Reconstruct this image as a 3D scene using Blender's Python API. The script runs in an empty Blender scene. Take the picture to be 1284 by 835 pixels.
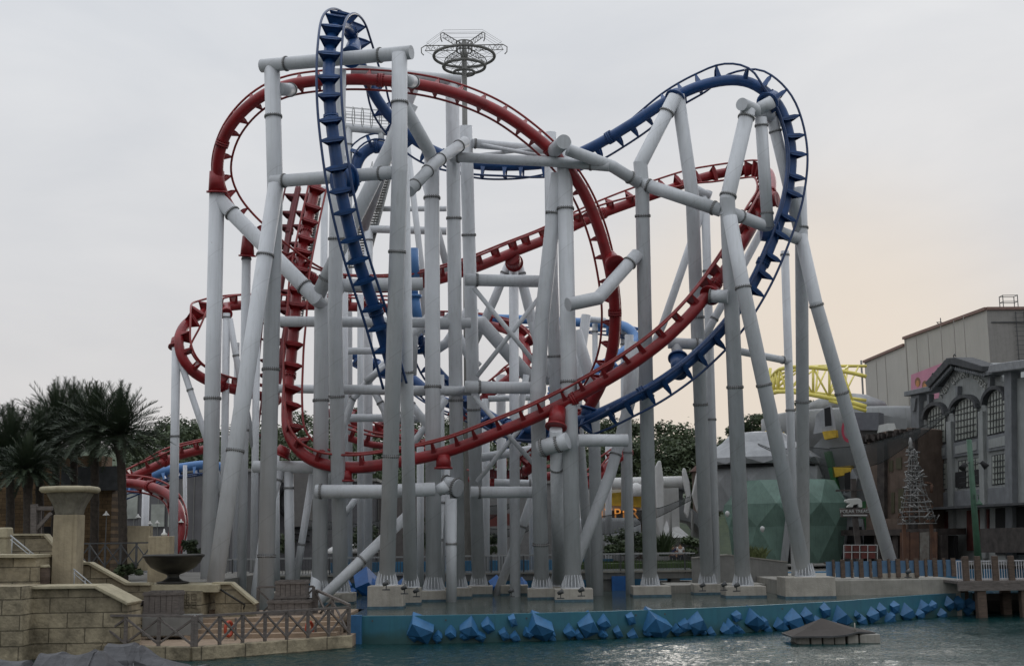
import bpy, bmesh, math, random
from mathutils import Vector, Matrix, noise
random.seed(7)
R = math.radians
C = bpy.context.scene.collection
# ------------------------------------------------------------------ camera
F_PX, CX, CY, EYE = 1640.0, 642.0, 417.5, 4.0
PITCH, ROLL = R(8.8), R(-0.80)
cam_rot = Matrix.Rotation(R(90) + PITCH, 3, 'X') @ Matrix.Rotation(ROLL, 3, 'Z')
cam_data = bpy.data.cameras.new('camera'); cam = bpy.data.objects.new('camera', cam_data); C.objects.link(cam)
cam.location = (0, 0, EYE); cam.rotation_euler = cam_rot.to_euler()
cam_data.sensor_width = 36; cam_data.lens = F_PX / 1284 * 36
cam_data.clip_start = 0.5; cam_data.clip_end = 6000
bpy.context.scene.camera = cam

def ray(px, py):
    return cam_rot @ Vector(((px - CX) / F_PX, -(py - CY) / F_PX, -1))
def P(px, py, Y):                       # survey: sight line at a known distance
    d = ray(px, py); return Vector((0, 0, EYE)) + d * (Y / d.y)
def G(px, py, z=0.0):                   # sight line meeting a level
    d = ray(px, py); return Vector((0, 0, EYE)) + d * ((z - EYE) / d.z)
def ZP(px, py, Y): return P(px, py, Y).z
WATER, POOL = 0.0, 1.0

# ------------------------------------------------------------------ materials
MATS = {}
def mat(name, col, rough=0.6, var=0.12, scale=3.0, metal=0.0, seam=False, bump=0.0, bscale=20.0, streak=0.0, spec=0.5, alpha=None, stretch=(1,1,1), col2=None, emit=None):
    if name in MATS: return MATS[name]
    m = bpy.data.materials.new(name); m.use_nodes = True; nt = m.node_tree; N = nt.nodes; L = nt.links
    b = N['Principled BSDF']; b.inputs['Roughness'].default_value = rough; b.inputs['Metallic'].default_value = metal
    b.inputs['Specular IOR Level'].default_value = spec
    tc = N.new('ShaderNodeTexCoord'); mp = N.new('ShaderNodeMapping'); mp.inputs['Scale'].default_value = stretch
    geo = N.new('ShaderNodeNewGeometry')
    L.new(geo.outputs['Position'], mp.inputs['Vector'])
    nz = N.new('ShaderNodeTexNoise'); nz.inputs['Scale'].default_value = scale; nz.inputs['Detail'].default_value = 6; nz.inputs['Roughness'].default_value = 0.6
    L.new(mp.outputs[0], nz.inputs['Vector'])
    cr = N.new('ShaderNodeValToRGB'); cr.color_ramp.elements[0].position = 0.3; cr.color_ramp.elements[1].position = 0.7
    if col2 is None:
        c1 = [max(0, c * (1 - var)) for c in col]; c2 = [min(1, c * (1 + var)) for c in col]
    else: c1, c2 = col, col2
    cr.color_ramp.elements[0].color = (*c1, 1); cr.color_ramp.elements[1].color = (*c2, 1)
    L.new(nz.outputs['Fac'], cr.inputs['Fac'])
    out = cr.outputs['Color']
    if streak > 0:                      # rain dirt: noise stretched along the vertical
        mp2 = N.new('ShaderNodeMapping'); mp2.inputs['Scale'].default_value = (5, 5, 0.22); L.new(geo.outputs['Position'], mp2.inputs['Vector'])
        n2 = N.new('ShaderNodeTexNoise'); n2.inputs['Scale'].default_value = 1.6; n2.inputs['Detail'].default_value = 7; n2.inputs['Roughness'].default_value = 0.65
        L.new(mp2.outputs[0], n2.inputs['Vector'])
        r2 = N.new('ShaderNodeValToRGB'); r2.color_ramp.elements[0].position = 0.5; r2.color_ramp.elements[1].position = 0.78
        r2.color_ramp.elements[0].color = (0, 0, 0, 1); r2.color_ramp.elements[1].color = (streak, streak, streak, 1)
        L.new(n2.outputs['Fac'], r2.inputs['Fac'])
        mx = N.new('ShaderNodeMix'); mx.data_type = 'RGBA'; mx.blend_type = 'MIX'
        L.new(r2.outputs['Color'], mx.inputs[0]); L.new(out, mx.inputs[6]); mx.inputs[7].default_value = (col[0]*.45, col[1]*.43, col[2]*.38, 1)
        out = mx.outputs[2]
    if seam:                            # slanting weld seams of the rolled pipe, with rust freckles
        sx = N.new('ShaderNodeSeparateXYZ'); L.new(geo.outputs['Position'], sx.inputs[0])
        m1 = N.new('ShaderNodeMath'); m1.operation = 'MULTIPLY_ADD'; L.new(sx.outputs['X'], m1.inputs[0]); m1.inputs[1].default_value = -.75; L.new(sx.outputs['Z'], m1.inputs[2])
        m2 = N.new('ShaderNodeMath'); m2.operation = 'PINGPONG'; L.new(m1.outputs[0], m2.inputs[0]); m2.inputs[1].default_value = 1.3
        m3 = N.new('ShaderNodeMapRange'); L.new(m2.outputs[0], m3.inputs['Value']); m3.inputs['From Min'].default_value = .0; m3.inputs['From Max'].default_value = .035; m3.inputs['To Min'].default_value = .26; m3.inputs['To Max'].default_value = 0
        r3 = N.new('ShaderNodeTexNoise'); r3.inputs['Scale'].default_value = 3.2; r3.inputs['Detail'].default_value = 9; r3.inputs['Roughness'].default_value = .75; L.new(geo.outputs['Position'], r3.inputs['Vector'])
        m4 = N.new('ShaderNodeMapRange'); L.new(r3.outputs['Fac'], m4.inputs['Value']); m4.inputs['From Min'].default_value = .64; m4.inputs['From Max'].default_value = .74; m4.inputs['To Max'].default_value = .5
        for src, cc in ((m3, (.2, .2, .2, 1)), (m4, (.19, .15, .12, 1))):
            mz = N.new('ShaderNodeMix'); mz.data_type = 'RGBA'; L.new(src.outputs[0], mz.inputs[0]); L.new(out, mz.inputs[6]); mz.inputs[7].default_value = cc; out = mz.outputs[2]
    L.new(out, b.inputs['Base Color'])
    if bump > 0:
        bn = N.new('ShaderNodeTexNoise'); bn.inputs['Scale'].default_value = bscale; bn.inputs['Detail'].default_value = 5
        L.new(mp.outputs[0], bn.inputs['Vector'])
        bp = N.new('ShaderNodeBump'); bp.inputs['Strength'].default_value = bump; bp.inputs['Distance'].default_value = 0.05
        L.new(bn.outputs['Fac'], bp.inputs['Height']); L.new(bp.outputs[0], b.inputs['Normal'])
    if alpha is not None: b.inputs['Alpha'].default_value = alpha
    if emit:
        b.inputs['Emission Color'].default_value = (*emit[:3], 1); b.inputs['Emission Strength'].default_value = emit[3]
    MATS[name] = m; return m

def mat_blocks(name, col, w, h, mortar=0.02, depth_col=None, var=0.25, bump=0.6, axis='X', rough=0.85, stain=0.35, off=0.5):
    """coursed stone / brick / plank wall, laid in metres from world position"""
    m = bpy.data.materials.new(name); m.use_nodes = True; nt = m.node_tree; N = nt.nodes; L = nt.links
    b = N['Principled BSDF']; b.inputs['Roughness'].default_value = rough; b.inputs['Specular IOR Level'].default_value = 0.3
    geo = N.new('ShaderNodeNewGeometry'); sep = N.new('ShaderNodeSeparateXYZ'); L.new(geo.outputs['Position'], sep.inputs[0])
    cmb = N.new('ShaderNodeCombineXYZ')
    ad = N.new('ShaderNodeMath'); ad.operation = 'ADD'; L.new(sep.outputs['X'], ad.inputs[0]); L.new(sep.outputs['Y'], ad.inputs[1])
    L.new(ad.outputs[0] if axis == 'XY' else sep.outputs[axis], cmb.inputs[0]); L.new(sep.outputs['Z'], cmb.inputs[1])
    br = N.new('ShaderNodeTexBrick'); L.new(cmb.outputs[0], br.inputs['Vector'])
    br.inputs['Scale'].default_value = 1; br.inputs['Brick Width'].default_value = w; br.inputs['Row Height'].default_value = h
    br.inputs['Mortar Size'].default_value = mortar; br.inputs['Mortar Smooth'].default_value = 0.3; br.offset = off
    br.inputs['Color1'].default_value = (*[c * (1 + var) for c in col], 1); br.inputs['Color2'].default_value = (*[c * (1 - var) for c in col], 1)
    mc = depth_col or [c * 0.45 for c in col]; br.inputs['Mortar'].default_value = (*mc, 1)
    nz = N.new('ShaderNodeTexNoise'); nz.inputs['Scale'].default_value = 1.1; nz.inputs['Detail'].default_value = 8; nz.inputs['Roughness'].default_value = .65
    L.new(geo.outputs['Position'], nz.inputs['Vector'])
    cr = N.new('ShaderNodeValToRGB'); cr.color_ramp.elements[0].position = .35; cr.color_ramp.elements[1].position = .65
    s = 1 - stain; cr.color_ramp.elements[0].color = (s, s, s, 1); cr.color_ramp.elements[1].color = (1, 1, 1, 1); L.new(nz.outputs['Fac'], cr.inputs[0])
    mx = N.new('ShaderNodeMix'); mx.data_type = 'RGBA'; mx.blend_type = 'MULTIPLY'; mx.inputs[0].default_value = 1
    L.new(br.outputs['Color'], mx.inputs[6]); L.new(cr.outputs[0], mx.inputs[7]); L.new(mx.outputs[2], b.inputs['Base Color'])
    n2 = N.new('ShaderNodeTexNoise'); n2.inputs['Scale'].default_value = 6; n2.inputs['Detail'].default_value = 8; L.new(geo.outputs['Position'], n2.inputs['Vector'])
    sb = N.new('ShaderNodeMath'); sb.operation = 'SUBTRACT'; L.new(n2.outputs['Fac'], sb.inputs[0]); L.new(br.outputs['Fac'], sb.inputs[1])
    bp = N.new('ShaderNodeBump'); bp.inputs['Strength'].default_value = bump; bp.inputs['Distance'].default_value = 0.06
    L.new(sb.outputs[0], bp.inputs['Height']); L.new(bp.outputs[0], b.inputs['Normal'])
    MATS[name] = m; return m

STEEL = mat('steel_grey_paint', (0.56, 0.58, 0.6), rough=0.5, var=0.07, scale=0.8, streak=0.34, seam=True)
STEEL_FAR = mat('steel_grey_paint_rear', (0.54, 0.56, 0.58), rough=0.55, var=0.08, scale=0.8, streak=0.34, seam=True)
FLANGE = mat('flange_weathered_steel', (0.24, 0.24, 0.235), rough=0.7, var=0.25, scale=6)
BOLT = mat('bolt_dark_steel', (0.07, 0.068, 0.065), rough=0.6, var=0.2, scale=9)
RED = mat('red_track_paint', (0.24, 0.013, 0.016), rough=0.38, var=0.3, scale=1.6, streak=0.4)
RED_RAIL = mat('red_rail_worn_paint', (0.24, 0.022, 0.02), rough=0.4, var=0.25, scale=2.0)
BLUE = mat('blue_track_paint', (0.012, 0.06, 0.19), rough=0.4, var=0.25, scale=1.6, streak=0.35)
BLUE_RAIL = mat('blue_rail_paint', (0.016, 0.045, 0.13), rough=0.38, var=0.2, scale=2.0)
BLUE_PALE = mat('pale_blue_track_paint', (0.07, 0.19, 0.42), rough=0.4, var=0.12, scale=1.2)
CONC = mat('footing_concrete', (0.33, 0.31, 0.27), rough=0.9, var=0.18, scale=2.2, bump=0.3, streak=0.4)
DARKRED = mat('dark_red_paint', (0.13, 0.012, 0.016), rough=0.5, var=0.2)

# ------------------------------------------------------------------ objects
def link(o, parent=None):
    C.objects.link(o)
    if parent is not None: o.parent = parent
    return o
def tag(o, label=None, cat=None, group=None, kind=None):
    if label: o['label'] = label
    if cat: o['category'] = cat
    if group: o['group'] = group
    if kind: o['kind'] = kind
    return o
def thing(name, label, cat, loc=(0, 0, 0), group=None, rz=0):
    o = bpy.data.objects.new(name, None); o.empty_display_size = 0.3; link(o)
    o.location = loc; o.rotation_euler = (0, 0, rz); tag(o, label, cat, group)
    bpy.context.view_layer.update() if False else None
    return o
def wl(o):                               # world offset of an Empty chain (locations only)
    v = Vector((0, 0, 0))
    while o is not None: v += Vector(o.location); o = o.parent
    return v
def obj(name, bm, m, parent=None, world=True, smooth=None, origin=None, bevel=0):
    """link a bmesh given in world coordinates as one mesh object, its origin on the parent's"""
    if parent is not None and world:
        off = wl(parent)
        if off.length: bmesh.ops.translate(bm, verts=bm.verts, vec=-off)
    me = bpy.data.meshes.new(name)
    if smooth is not None:
        for f in bm.faces: f.smooth = smooth
    bm.to_mesh(me); bm.free()
    for mm in (m if isinstance(m, (list, tuple)) else [m]): me.materials.append(mm)
    o = bpy.data.objects.new(name, me); link(o, parent)
    if bevel:
        md = o.modifiers.new('bevel', 'BEVEL'); md.width = bevel; md.segments = 2; md.limit_method = 'ANGLE'
    return o

def frame_of(t):
    t = t.normalized(); a = Vector((0, 0, 1)) if abs(t.z) < 0.9 else Vector((1, 0, 0))
    u = t.cross(a).normalized(); return u, t.cross(u).normalized()
def pipe(bm, a, b, r, r2=None, seg=20, cap=(True, True), na=None, nb=None, mi=0, smooth=True):
    """one straight pipe; na / nb are the planes of its mitred ends"""
    a, b = Vector(a), Vector(b); t = (b - a).normalized(); u, v = frame_of(t); r2 = r if r2 is None else r2
    rings = []
    for p, rr, n in ((a, r, na), (b, r2, nb)):
        ring = []
        for i in range(seg):
            an = 2 * math.pi * i / seg; q = p + (u * math.cos(an) + v * math.sin(an)) * rr
            if n is not None:
                den = t.dot(n)
                if abs(den) > 0.2: q = q + t * ((p - q).dot(n) / den)
            ring.append(bm.verts.new(q))
        rings.append(ring)
    for i in range(seg):
        j = (i + 1) % seg; f = bm.faces.new((rings[0][i], rings[0][j], rings[1][j], rings[1][i])); f.smooth = smooth; f.material_index = mi
    if cap[0]: f = bm.faces.new(list(reversed(rings[0]))); f.material_index = mi
    if cap[1]: f = bm.faces.new(rings[1]); f.material_index = mi
def polypipe(bm, pts, r, seg=20, mi=0):
    pts = [Vector(p) for p in pts]; n = len(pts)
    for i in range(n - 1):
        na = nb = None
        if i > 0: na = ((pts[i] - pts[i-1]).normalized() + (pts[i+1] - pts[i]).normalized()).normalized()
        if i < n - 2: nb = ((pts[i+1] - pts[i]).normalized() + (pts[i+2] - pts[i+1]).normalized()).normalized()
        pipe(bm, pts[i], pts[i+1], r, seg=seg, cap=(i == 0, i == n - 2), na=na, nb=nb, mi=mi)
def sweep(bm, pts, r, seg=14, frames=None, mi=0, caps=True, closed=False):
    pts = [Vector(p) for p in pts]; n = len(pts); rings = []; pu = None
    for i, p in enumerate(pts):
        t = (pts[min(i+1, n-1)] - pts[max(i-1, 0)]).normalized() if not closed else (pts[(i+1) % n] - pts[i-1]).normalized()
        if pu is None: u, v = frame_of(t)
        else: u = (pu - t * pu.dot(t)).normalized(); v = t.cross(u)
        pu = u; rr = r[i] if isinstance(r, (list, tuple)) else r
        rings.append([bm.verts.new(p + (u * math.cos(2*math.pi*k/seg) + v * math.sin(2*math.pi*k/seg)) * rr) for k in range(seg)])
    for i in range(n - 1 if not closed else n):
        A, B = rings[i], rings[(i + 1) % n]
        for k in range(seg):
            f = bm.faces.new((A[k], A[(k+1) % seg], B[(k+1) % seg], B[k])); f.smooth = True; f.material_index = mi
    if caps and not closed:
        bm.faces.new(list(reversed(rings[0]))); bm.faces.new(rings[-1])
def box(bm, c, s, rz=0.0, mi=0, taper=1.0, rx=0.0):
    """box: centre c, full size s, turned rz about z; taper scales the top"""
    vs = []
    M = Matrix.Rotation(rz, 3, 'Z') @ Matrix.Rotation(rx, 3, 'X')
    for z in (-.5, .5):
        k = taper if z > 0 else 1
        for x, y in ((-.5, -.5), (.5, -.5), (.5, .5), (-.5, .5)):
            vs.append(bm.verts.new(Vector(c) + M @ Vector((x*s[0]*k, y*s[1]*k, z*s[2]))))
    for q in ((3,2,1,0), (4,5,6,7), (0,1,5,4), (1,2,6,5), (2,3,7,6), (3,0,4,7)):
        f = bm.faces.new([vs[i] for i in q]); f.material_index = mi
def bar(bm, a, b, w, h, mi=0, up=None):
    a, b = Vector(a), Vector(b); t = (b - a).normalized(); U = Vector(up) if up is not None else Vector((0, 0, 1))
    if abs(t.dot(U)) > .98: U = Vector((0, 1, 0))
    s = t.cross(U).normalized(); U = s.cross(t).normalized(); vs = []
    for p in (a, b):
        for x, y in ((-.5, -.5), (.5, -.5), (.5, .5), (-.5, .5)): vs.append(bm.verts.new(p + s * x * w + U * y * h))
    for q in ((3,2,1,0), (4,5,6,7), (0,1,5,4), (1,2,6,5), (2,3,7,6), (3,0,4,7)):
        f = bm.faces.new([vs[i] for i in q]); f.material_index = mi
def prism(bm, poly, ext, mi=0):
    """extrude a closed polygon (world points, any order) by the vector ext"""
    ext = Vector(ext); A = [bm.verts.new(Vector(p)) for p in poly]; B = [bm.verts.new(Vector(p) + ext) for p in poly]; n = len(A)
    fs = [bm.faces.new(A), bm.faces.new(list(reversed(B)))]
    for i in range(n): fs.append(bm.faces.new((A[i], B[i], B[(i+1) % n], A[(i+1) % n])))
    for f in fs: f.material_index = mi
    bmesh.ops.recalc_face_normals(bm, faces=fs)
def lathe(bm, c, prof, seg=32, mi=0, smooth=True, ang0=0):
    c = Vector(c); rings = []
    for r, z in prof: rings.append([bm.verts.new(c + Vector((r*math.cos(ang0+2*math.pi*k/seg), r*math.sin(ang0+2*math.pi*k/seg), z))) for k in range(seg)])
    for A, B in zip(rings[:-1], rings[1:]):
        for k in range(seg):
            f = bm.faces.new((A[k], A[(k+1) % seg], B[(k+1) % seg], B[k])); f.smooth = smooth; f.material_index = mi
    bm.faces.new(list(reversed(rings[0]))).material_index = mi; bm.faces.new(rings[-1]).material_index = mi
def BM(): return bmesh.new()

# unit flange: pipe radius 1, axis z; bolt heads round both faces
def flange_mesh(nb):
    bm = BM(); lathe(bm, (0, 0, 0), [(1.02, -.075), (1.15, -.07), (1.15, -.012), (1.12, -.01), (1.12, .01), (1.15, .012), (1.15, .07), (1.02, .075)], seg=28)
    for k in range(nb):
        a = 2 * math.pi * k / nb
        for s in (-1, 1): box(bm, (1.08*math.cos(a), 1.08*math.sin(a), s*.13), (.07, .07, .14), a, mi=1)
    me = bpy.data.meshes.new('joint_flange'); bm.to_mesh(me); bm.free(); me.materials.append(FLANGE); me.materials.append(BOLT); return me
FL_ME = flange_mesh(26)
def add_flange(p, t, r, parent):
    o = bpy.data.objects.new('joint_flange', FL_ME); link(o, parent)
    o.location = Vector(p) - wl(parent); o.rotation_mode = 'QUATERNION'; o.rotation_quaternion = Vector((0, 0, 1)).rotation_difference(Vector(t)); o.scale = (r, r, max(r, .3)); return o
M_WLINE = mat('waterline_band_blue', (.05, .10, .13), rough=.6, var=.4, scale=5)  # blue of the pool floor's edge and reflection, put in as colour
# ------------------------------------------------------------------ supports
def footing(px, wy, wpx, hm, parent, depth=None, name='footing'):
    """concrete block standing in the pool: px centre, wy waterline in the survey, width in px, hm height above water"""
    g = G(px, wy, POOL); w = wpx * g.y / F_PX; d = depth or w * 0.85
    bm = BM(); c = Vector((g.x, g.y + d/2, 0)); box(bm, (c.x, c.y, (POOL + hm + .4) / 2), (w, d, POOL + hm - .4)); 
    o = obj(name, bm, CONC, parent, bevel=.03)
    bm = BM(); box(bm, (c.x, c.y, POOL + .045), (w + .02, d + .02, .11)); obj('waterline_band', bm, M_WLINE, o)  # coloured band standing in for the blue floor's edge and its reflection
    return c, POOL + hm
def support(label, members, base=None, group='grey steel supports of the roller coaster', m=None, name='track_support', cat='support'):
    """members: (kind, [(px,py,Y)..], diameter px, [flange marks: +y or -x]); a point may be ('B', k) = top centre of footing k.
       base: list of (px, waterline, width px, height m)"""
    m = m or STEEL
    feet = []; bases = base or []
    if bases:
        g = G(bases[0][0], bases[0][1], POOL); loc = Vector((g.x, g.y, POOL))
    else:
        p = members[0][1][0]; loc = P(*p); 
    t = thing(name, label, cat, loc, group)
    for (bx, wy, ww, hm) in bases: feet.append(footing(bx, wy, ww, hm, t))
    for kind, pts, dpx, fl in members:
        W = []; pxs = []
        for p in pts:
            if p[0] == 'B':
                c, z = feet[p[1]]; off = p[2] if len(p) > 2 else 0
                W.append(Vector((c.x + off, c.y, z))); pxs.append(None)
            elif p[0] == 'V':                     # straight above the footing: ('V', k, py) 
                c, z = feet[p[1]]; q = None
                lo, hi = z, 60
                Y = c.y; 
                # find px on the vertical through the footing at image row py
                zz = z
                for _ in range(30):
                    zz = (lo + hi) / 2
                    d = cam_rot.transposed() @ (Vector((c.x, Y, zz)) - Vector((0, 0, EYE))); yy = CY + d.y / d.z * F_PX
                    if yy > p[2]: lo = zz
                    else: hi = zz
                W.append(Vector((c.x, Y, zz))); pxs.append(None)
            else: W.append(P(p[0], p[1], p[2] + .6)); pxs.append(p)
        if pts[-1][0] not in ('B', 'V') and pts[-1][1] >= 680:   # stands on the pool floor or the ground
            dv = W[-1] - W[-2]; W[-1] = W[-2] + dv * ((.7 - W[-2].z) / dv.z)
        rr = dpx / 2 / F_PX * W[0].y
        bm = BM(); polypipe(bm, W, rr, seg=28 if dpx > 11 else 16)
        if pts[-1][0] == 'B' and dpx >= 12:          # stiffener plates and base plate
            c = W[-1]; lathe(bm, (c.x, c.y, c.z), [(rr*1.45, 0), (rr*1.45, .05), (rr*.9, .051)], seg=28, smooth=False)
            for k in range(18):
                a = 2*math.pi*k/18; d = Vector((math.cos(a), math.sin(a), 0)); s = Vector((-d.y, d.x, 0)) * .025
                q = [c + d*rr*.95 + Vector((0,0,.05)), c + d*rr*1.38 + Vector((0,0,.05)), c + d*rr*1.38 + Vector((0,0,.16)), c + d*rr*1.0 + Vector((0,0,.62))]
                prism(bm, [x - s/2 for x in q], s)
        o = obj(kind, bm, m, t)
        # flanges
        S = []
        def proj(v):
            d = cam_rot.transposed() @ (v - Vector((0, 0, EYE))); return CX - d.x / d.z * F_PX, CY + d.y / d.z * F_PX
        for mark in fl:
            for a, b in zip(W[:-1], W[1:]):
                pa, pb = proj(a), proj(b); k = 0 if mark < 0 else 1; v = abs(mark)
                if (pa[k] - v) * (pb[k] - v) <= 0 and abs(pb[k] - pa[k]) > 1e-3:
                    f = (v - pa[k]) / (pb[k] - pa[k]); q = a.lerp(b, f); add_flange(q, b - a, rr, o); break
    return t

S = support
S('front portal of two tall columns under a high cross beam, crossed by the blue drop', [
  ('column', [(341, 84, 57.2), (345, 232, 57.2), (333, 742, 57.2)], 20.5, [147, 470, 700]),
  ('braced_leg', [(346, 232, 56.9), (270, 728, 54.5)], 20, [328, 578]),
  ('top_beam', [(328, 83, 57.3), (516, 66, 54.8)], 17.5, [-360, -478]),
  ('middle_beam', [(341, 228, 57.0), (500, 216, 54.9)], 16.5, [-357, -478]),
  ('column', [(501, 68, 54.8), (501, 215, 54.8), ('B', 0)], 20.5, [130, 317, 573]),
  ('column', [(505, 218, 55.4), ('B', 1)], 17.5, [463]),
  ('track_stub', [(349, 112, 57.3), (366, 113, 58.6)], 17, [-364]),
  ('track_stub', [(505, 100, 55.2), (519, 103, 58.6)], 17, [-517])],
  base=[(483, 763, 44, .96), (514, 758, 26, .75), (337, 753, 44, .4)])
S('tall column left of the red loop, its top meeting a V of two thick pipes', [
  ('column', [(272, 243, 62), (261, 742, 62)], 19.5, [506]),
  ('v_pipe', [(274, 250, 62), (396, 374, 60.5), ('V', 0, 380), ('B', 0)], 19, [268, 360, 505]),
  ('v_pipe', [(398, 372, 60.6), (430, 305, 59.8), (516, 130, 58)], 18, [350])],
  base=[(397, 758, 56, .45)])
S('column just right of the V shaped pipes, thick beam running right from it', [
  ('column', [(425, 88, 57.9), (420, 400, 59.5), ('B', 0)], 19, [300, 497]),
  ('beam', [(418, 372, 59.4), (427, 358, 59.6), (530, 356, 60)], 17, [-514]),
  ('beam', [(396, 616, 59.8), (480, 616, 59.6), (545, 613, 60)], 17, [-402]),
  ('brace', [(512, 645, 61), (424, 730, 59.6)], 13, [703])],
  base=[(425, 757, 36, .5)])
S('column right of the near portal with a bent arm up to the portal leg', [
  ('column', [('V', 0, 196), ('B', 0)], 19.5, [251, 492]),
  ('arm', [(503, 128, 56.5), (538, 190, 59.4), ('V', 0, 200)], 18, []),
  ('elbow', [(513, 240, 57.5), (545, 205, 59.4), (583, 178, 62)], 16, [-520, -536, -552, -575]),
  ('brace', [(560, 608, 60), (548, 616, 60)], 14, [])],
  base=[(543, 754, 34, .5)])
S('paired rear columns with a capped beam running left behind the red loop', [
  ('column', [(567, 97, 62), ('B', 0)], 18, [275, 503]),
  ('column', [(584, 158, 63.5), ('B', 1)], 17, [294, 512]),
  ('top_beam', [(578, 102, 62), (440, 88, 61)], 15, []),
  ('strut', [(520, 104, 61.4), (492, 175, 62), (455, 285, 66)], 17, []),
  ('beam', [(583, 351, 63.2), (684, 353, 63.6)], 15.5, [-598, -679]),
  ('beam', [(583, 485, 63.2), (684, 487, 63.6)], 15.5, [-601]),
  ('beam', [(590, 617, 63.2), (684, 617, 63.6)], 14.5, [-601]),
  ('beam', [(592, 180, 63.5), (684, 188, 63.8)], 12, [-596]),
  ('beam', [(566, 197, 62), (690, 203, 60.5), (764, 209, 60.0)], 13, [-575, -741]),
  ('diagonal_rod', [(594, 361, 63.3), (688, 476, 63.4)], 6, []),
  ('diagonal_rod', [(598, 472, 63.5), (682, 366, 63.6)], 6, []),
  ('diagonal_rod', [(594, 496, 63.3), (675, 588, 63.4)], 6, []),
  ('diagonal_rod', [(598, 604, 63.5), (682, 500, 63.6)], 6, []),
  ('diagonal_rod', [(600, 181, 63.5), (700, 200, 61)], 5, []),
  ('diagonal_rod', [(600, 195, 62.2), (668, 187, 63.6)], 5, [])],
  base=[(574, 750, 34, .5), (600, 747, 34, .5)])
S('leg behind the red valley that leans left low down, left of the tall capped column', [
  ('column', [(700, 218, 61), (680, 395, 61.6), (674, 490, 61.8), ('B', 0)], 19, [268, 682]),
  ('column', [(690, 167, 64), (692, 350, 64), ('B', 1)], 16, [293, 448]),
  ('node', [(676, 563, 60.5), (712, 552, 60)], 21, [-681, -700]),
  ('column', [(697, 538, 60), ('B', 1, -.2)], 16, [585])],
  base=[(680, 751, 36, .5), (706, 748, 30, .5)])
S('tall capped column right of centre with a round end cap facing forward', [
  ('column', [('V', 0, 178), ('B', 0)], 20, [266, 486]),
  ('cap_beam', [(707, 178, 58.0), (694, 190, 60.6)], 19, []),
  ('beam', [(712, 188, 59.4), (768, 209, 60.2), (800, 229, 61)], 16, [-790]),
  ('kinked_arm', [(712, 382, 59.5), (750, 374, 60.2), (799, 319, 61.4)], 17.5, [-789]),
  ('beam', [(725, 552, 59.8), (787, 552, 60)], 15.5, [])],
  base=[(720, 754, 47, .57)])
S('kinked column whose upper arm bends right to carry the blue crest', [
  ('column', [(846, 122, 61.8), (803, 206, 61.2), (805, 230, 61.2), ('B', 0)], 18, [142, 271, 496]),
  ('column', [(850, 120, 62), (868, 245, 62.4), ('B', 1)], 17.5, [114, 506, 397]),
  ('beam', [(800, 229, 61.2), (904, 264, 60)], 17, [-813, -895])],
  base=[(818, 748, 47, .5), (890, 745, 38, .5)])
S('forward column of the right tower, one leg straight and one splayed to the right', [
  ('column', [(938, 138, 60.3), (912, 250, 59.8), ('B', 0)], 19.5, [148, 246, 486]),
  ('braced_leg', [(915, 272, 59.5), (932, 362, 59.2), ('B', 1)], 18.5, [361, 483]),
  ('top_beam', [(930, 131, 59.8), (978, 152, 63)], 17, []),
  ('column', [(954, 148, 61), (963, 286, 61.4)], 15.5, [158, 268]),
  ('column', [(968, 148, 62.2), (1003, 292, 63)], 15, [165]),
  ('track_stub', [(950, 138, 61), (968, 128, 61)], 17, []),
  ('beam', [(904, 262, 59.8), (1006, 302, 63)], 16, [-928]),
  ('track_stub', [(913, 372, 60.0), (890, 371, 60.3)], 17, [-891])],
  base=[(936, 749, 50, .52), (1017, 750, 62, .95)])
S('rearmost column of the right tower with the leg splaying farthest right', [
  ('column', [(1003, 236, 63), (1005, 300, 63), ('B', 0)], 16.5, [286, 499]),
  ('braced_leg', [(1004, 296, 62.9), (1023, 380, 62.3), ('B', 1)], 16.5, [383, 493])],
  base=[(1014, 741, 60, .55), (1128, 744, 50, .97)])
S('slim column behind the right tower with a pipe joining it at mid height', [
  ('column', [(984, 315, 68), (997, 700, 68)], 10.5, [320, 519]),
  ('beam', [(925, 440, 66), (990, 453, 68)], 9.5, [-981])], m=STEEL_FAR)
S('rear upright seen between the two crest legs with a thin leaning brace', [
  ('column', [(884, 242, 66), (898, 728, 66)], 11, [344, 532]),
  ('brace', [(889, 240, 66), (832, 405, 66), (790, 500, 66)], 10, []),
  ('brace', [(955, 290, 65), (893, 405, 65), (875, 440, 65)], 10, [400]),
  ('stub_beam', [(868, 235, 66), (890, 248, 66)], 12, []),
  ('beam', [(838, 430, 63), (880, 432, 63)], 14, [-874]),
  ('hanger', [(848, 432, 63), (850, 448, 63)], 14, [])], m=STEEL_FAR)
S('slanting strut pair below the short beam right of the capped column', [
  ('column', [(795, 430, 65), (793, 492, 64.5), (766, 592, 64), (728, 690, 63)], 14, [570]),
  ('column', [(789, 420, 67), (786, 500, 67), (790, 720, 67)], 11, [569]),
  ('column', [(735, 395, 68), (722, 490, 68), (740, 720, 68)], 12, []),
  ('brace', [(722, 415, 66), (744, 486, 66), (748, 690, 66)], 15, [487])], m=STEEL_FAR)
S('column under the short red dip left of the V pipes', [
  ('column', [(309, 322, 64), (303, 738, 64)], 11.5, [325, 544]),
  ('beam', [(318, 585, 62.5), (470, 586, 62)], 15, [-338]),
  ('beam', [(340, 403, 62), (590, 405, 63.8)], 13.5, []),
  ('beam', [(420, 488, 62), (590, 490, 63.8)], 12, []),
  ('brace', [(352, 588, 62.4), (335, 640, 62), (322, 735, 61)], 12, [602])], m=STEEL)
S('outermost left column with a slim brace, under the small red turn', [
  ('column', [(221, 436, 70), (217, 695, 70)], 11, [434, 549]),
  ('brace', [(224, 446, 70), (262, 560, 70), (285, 640, 70)], 8, [489])], m=STEEL_FAR)
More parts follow.
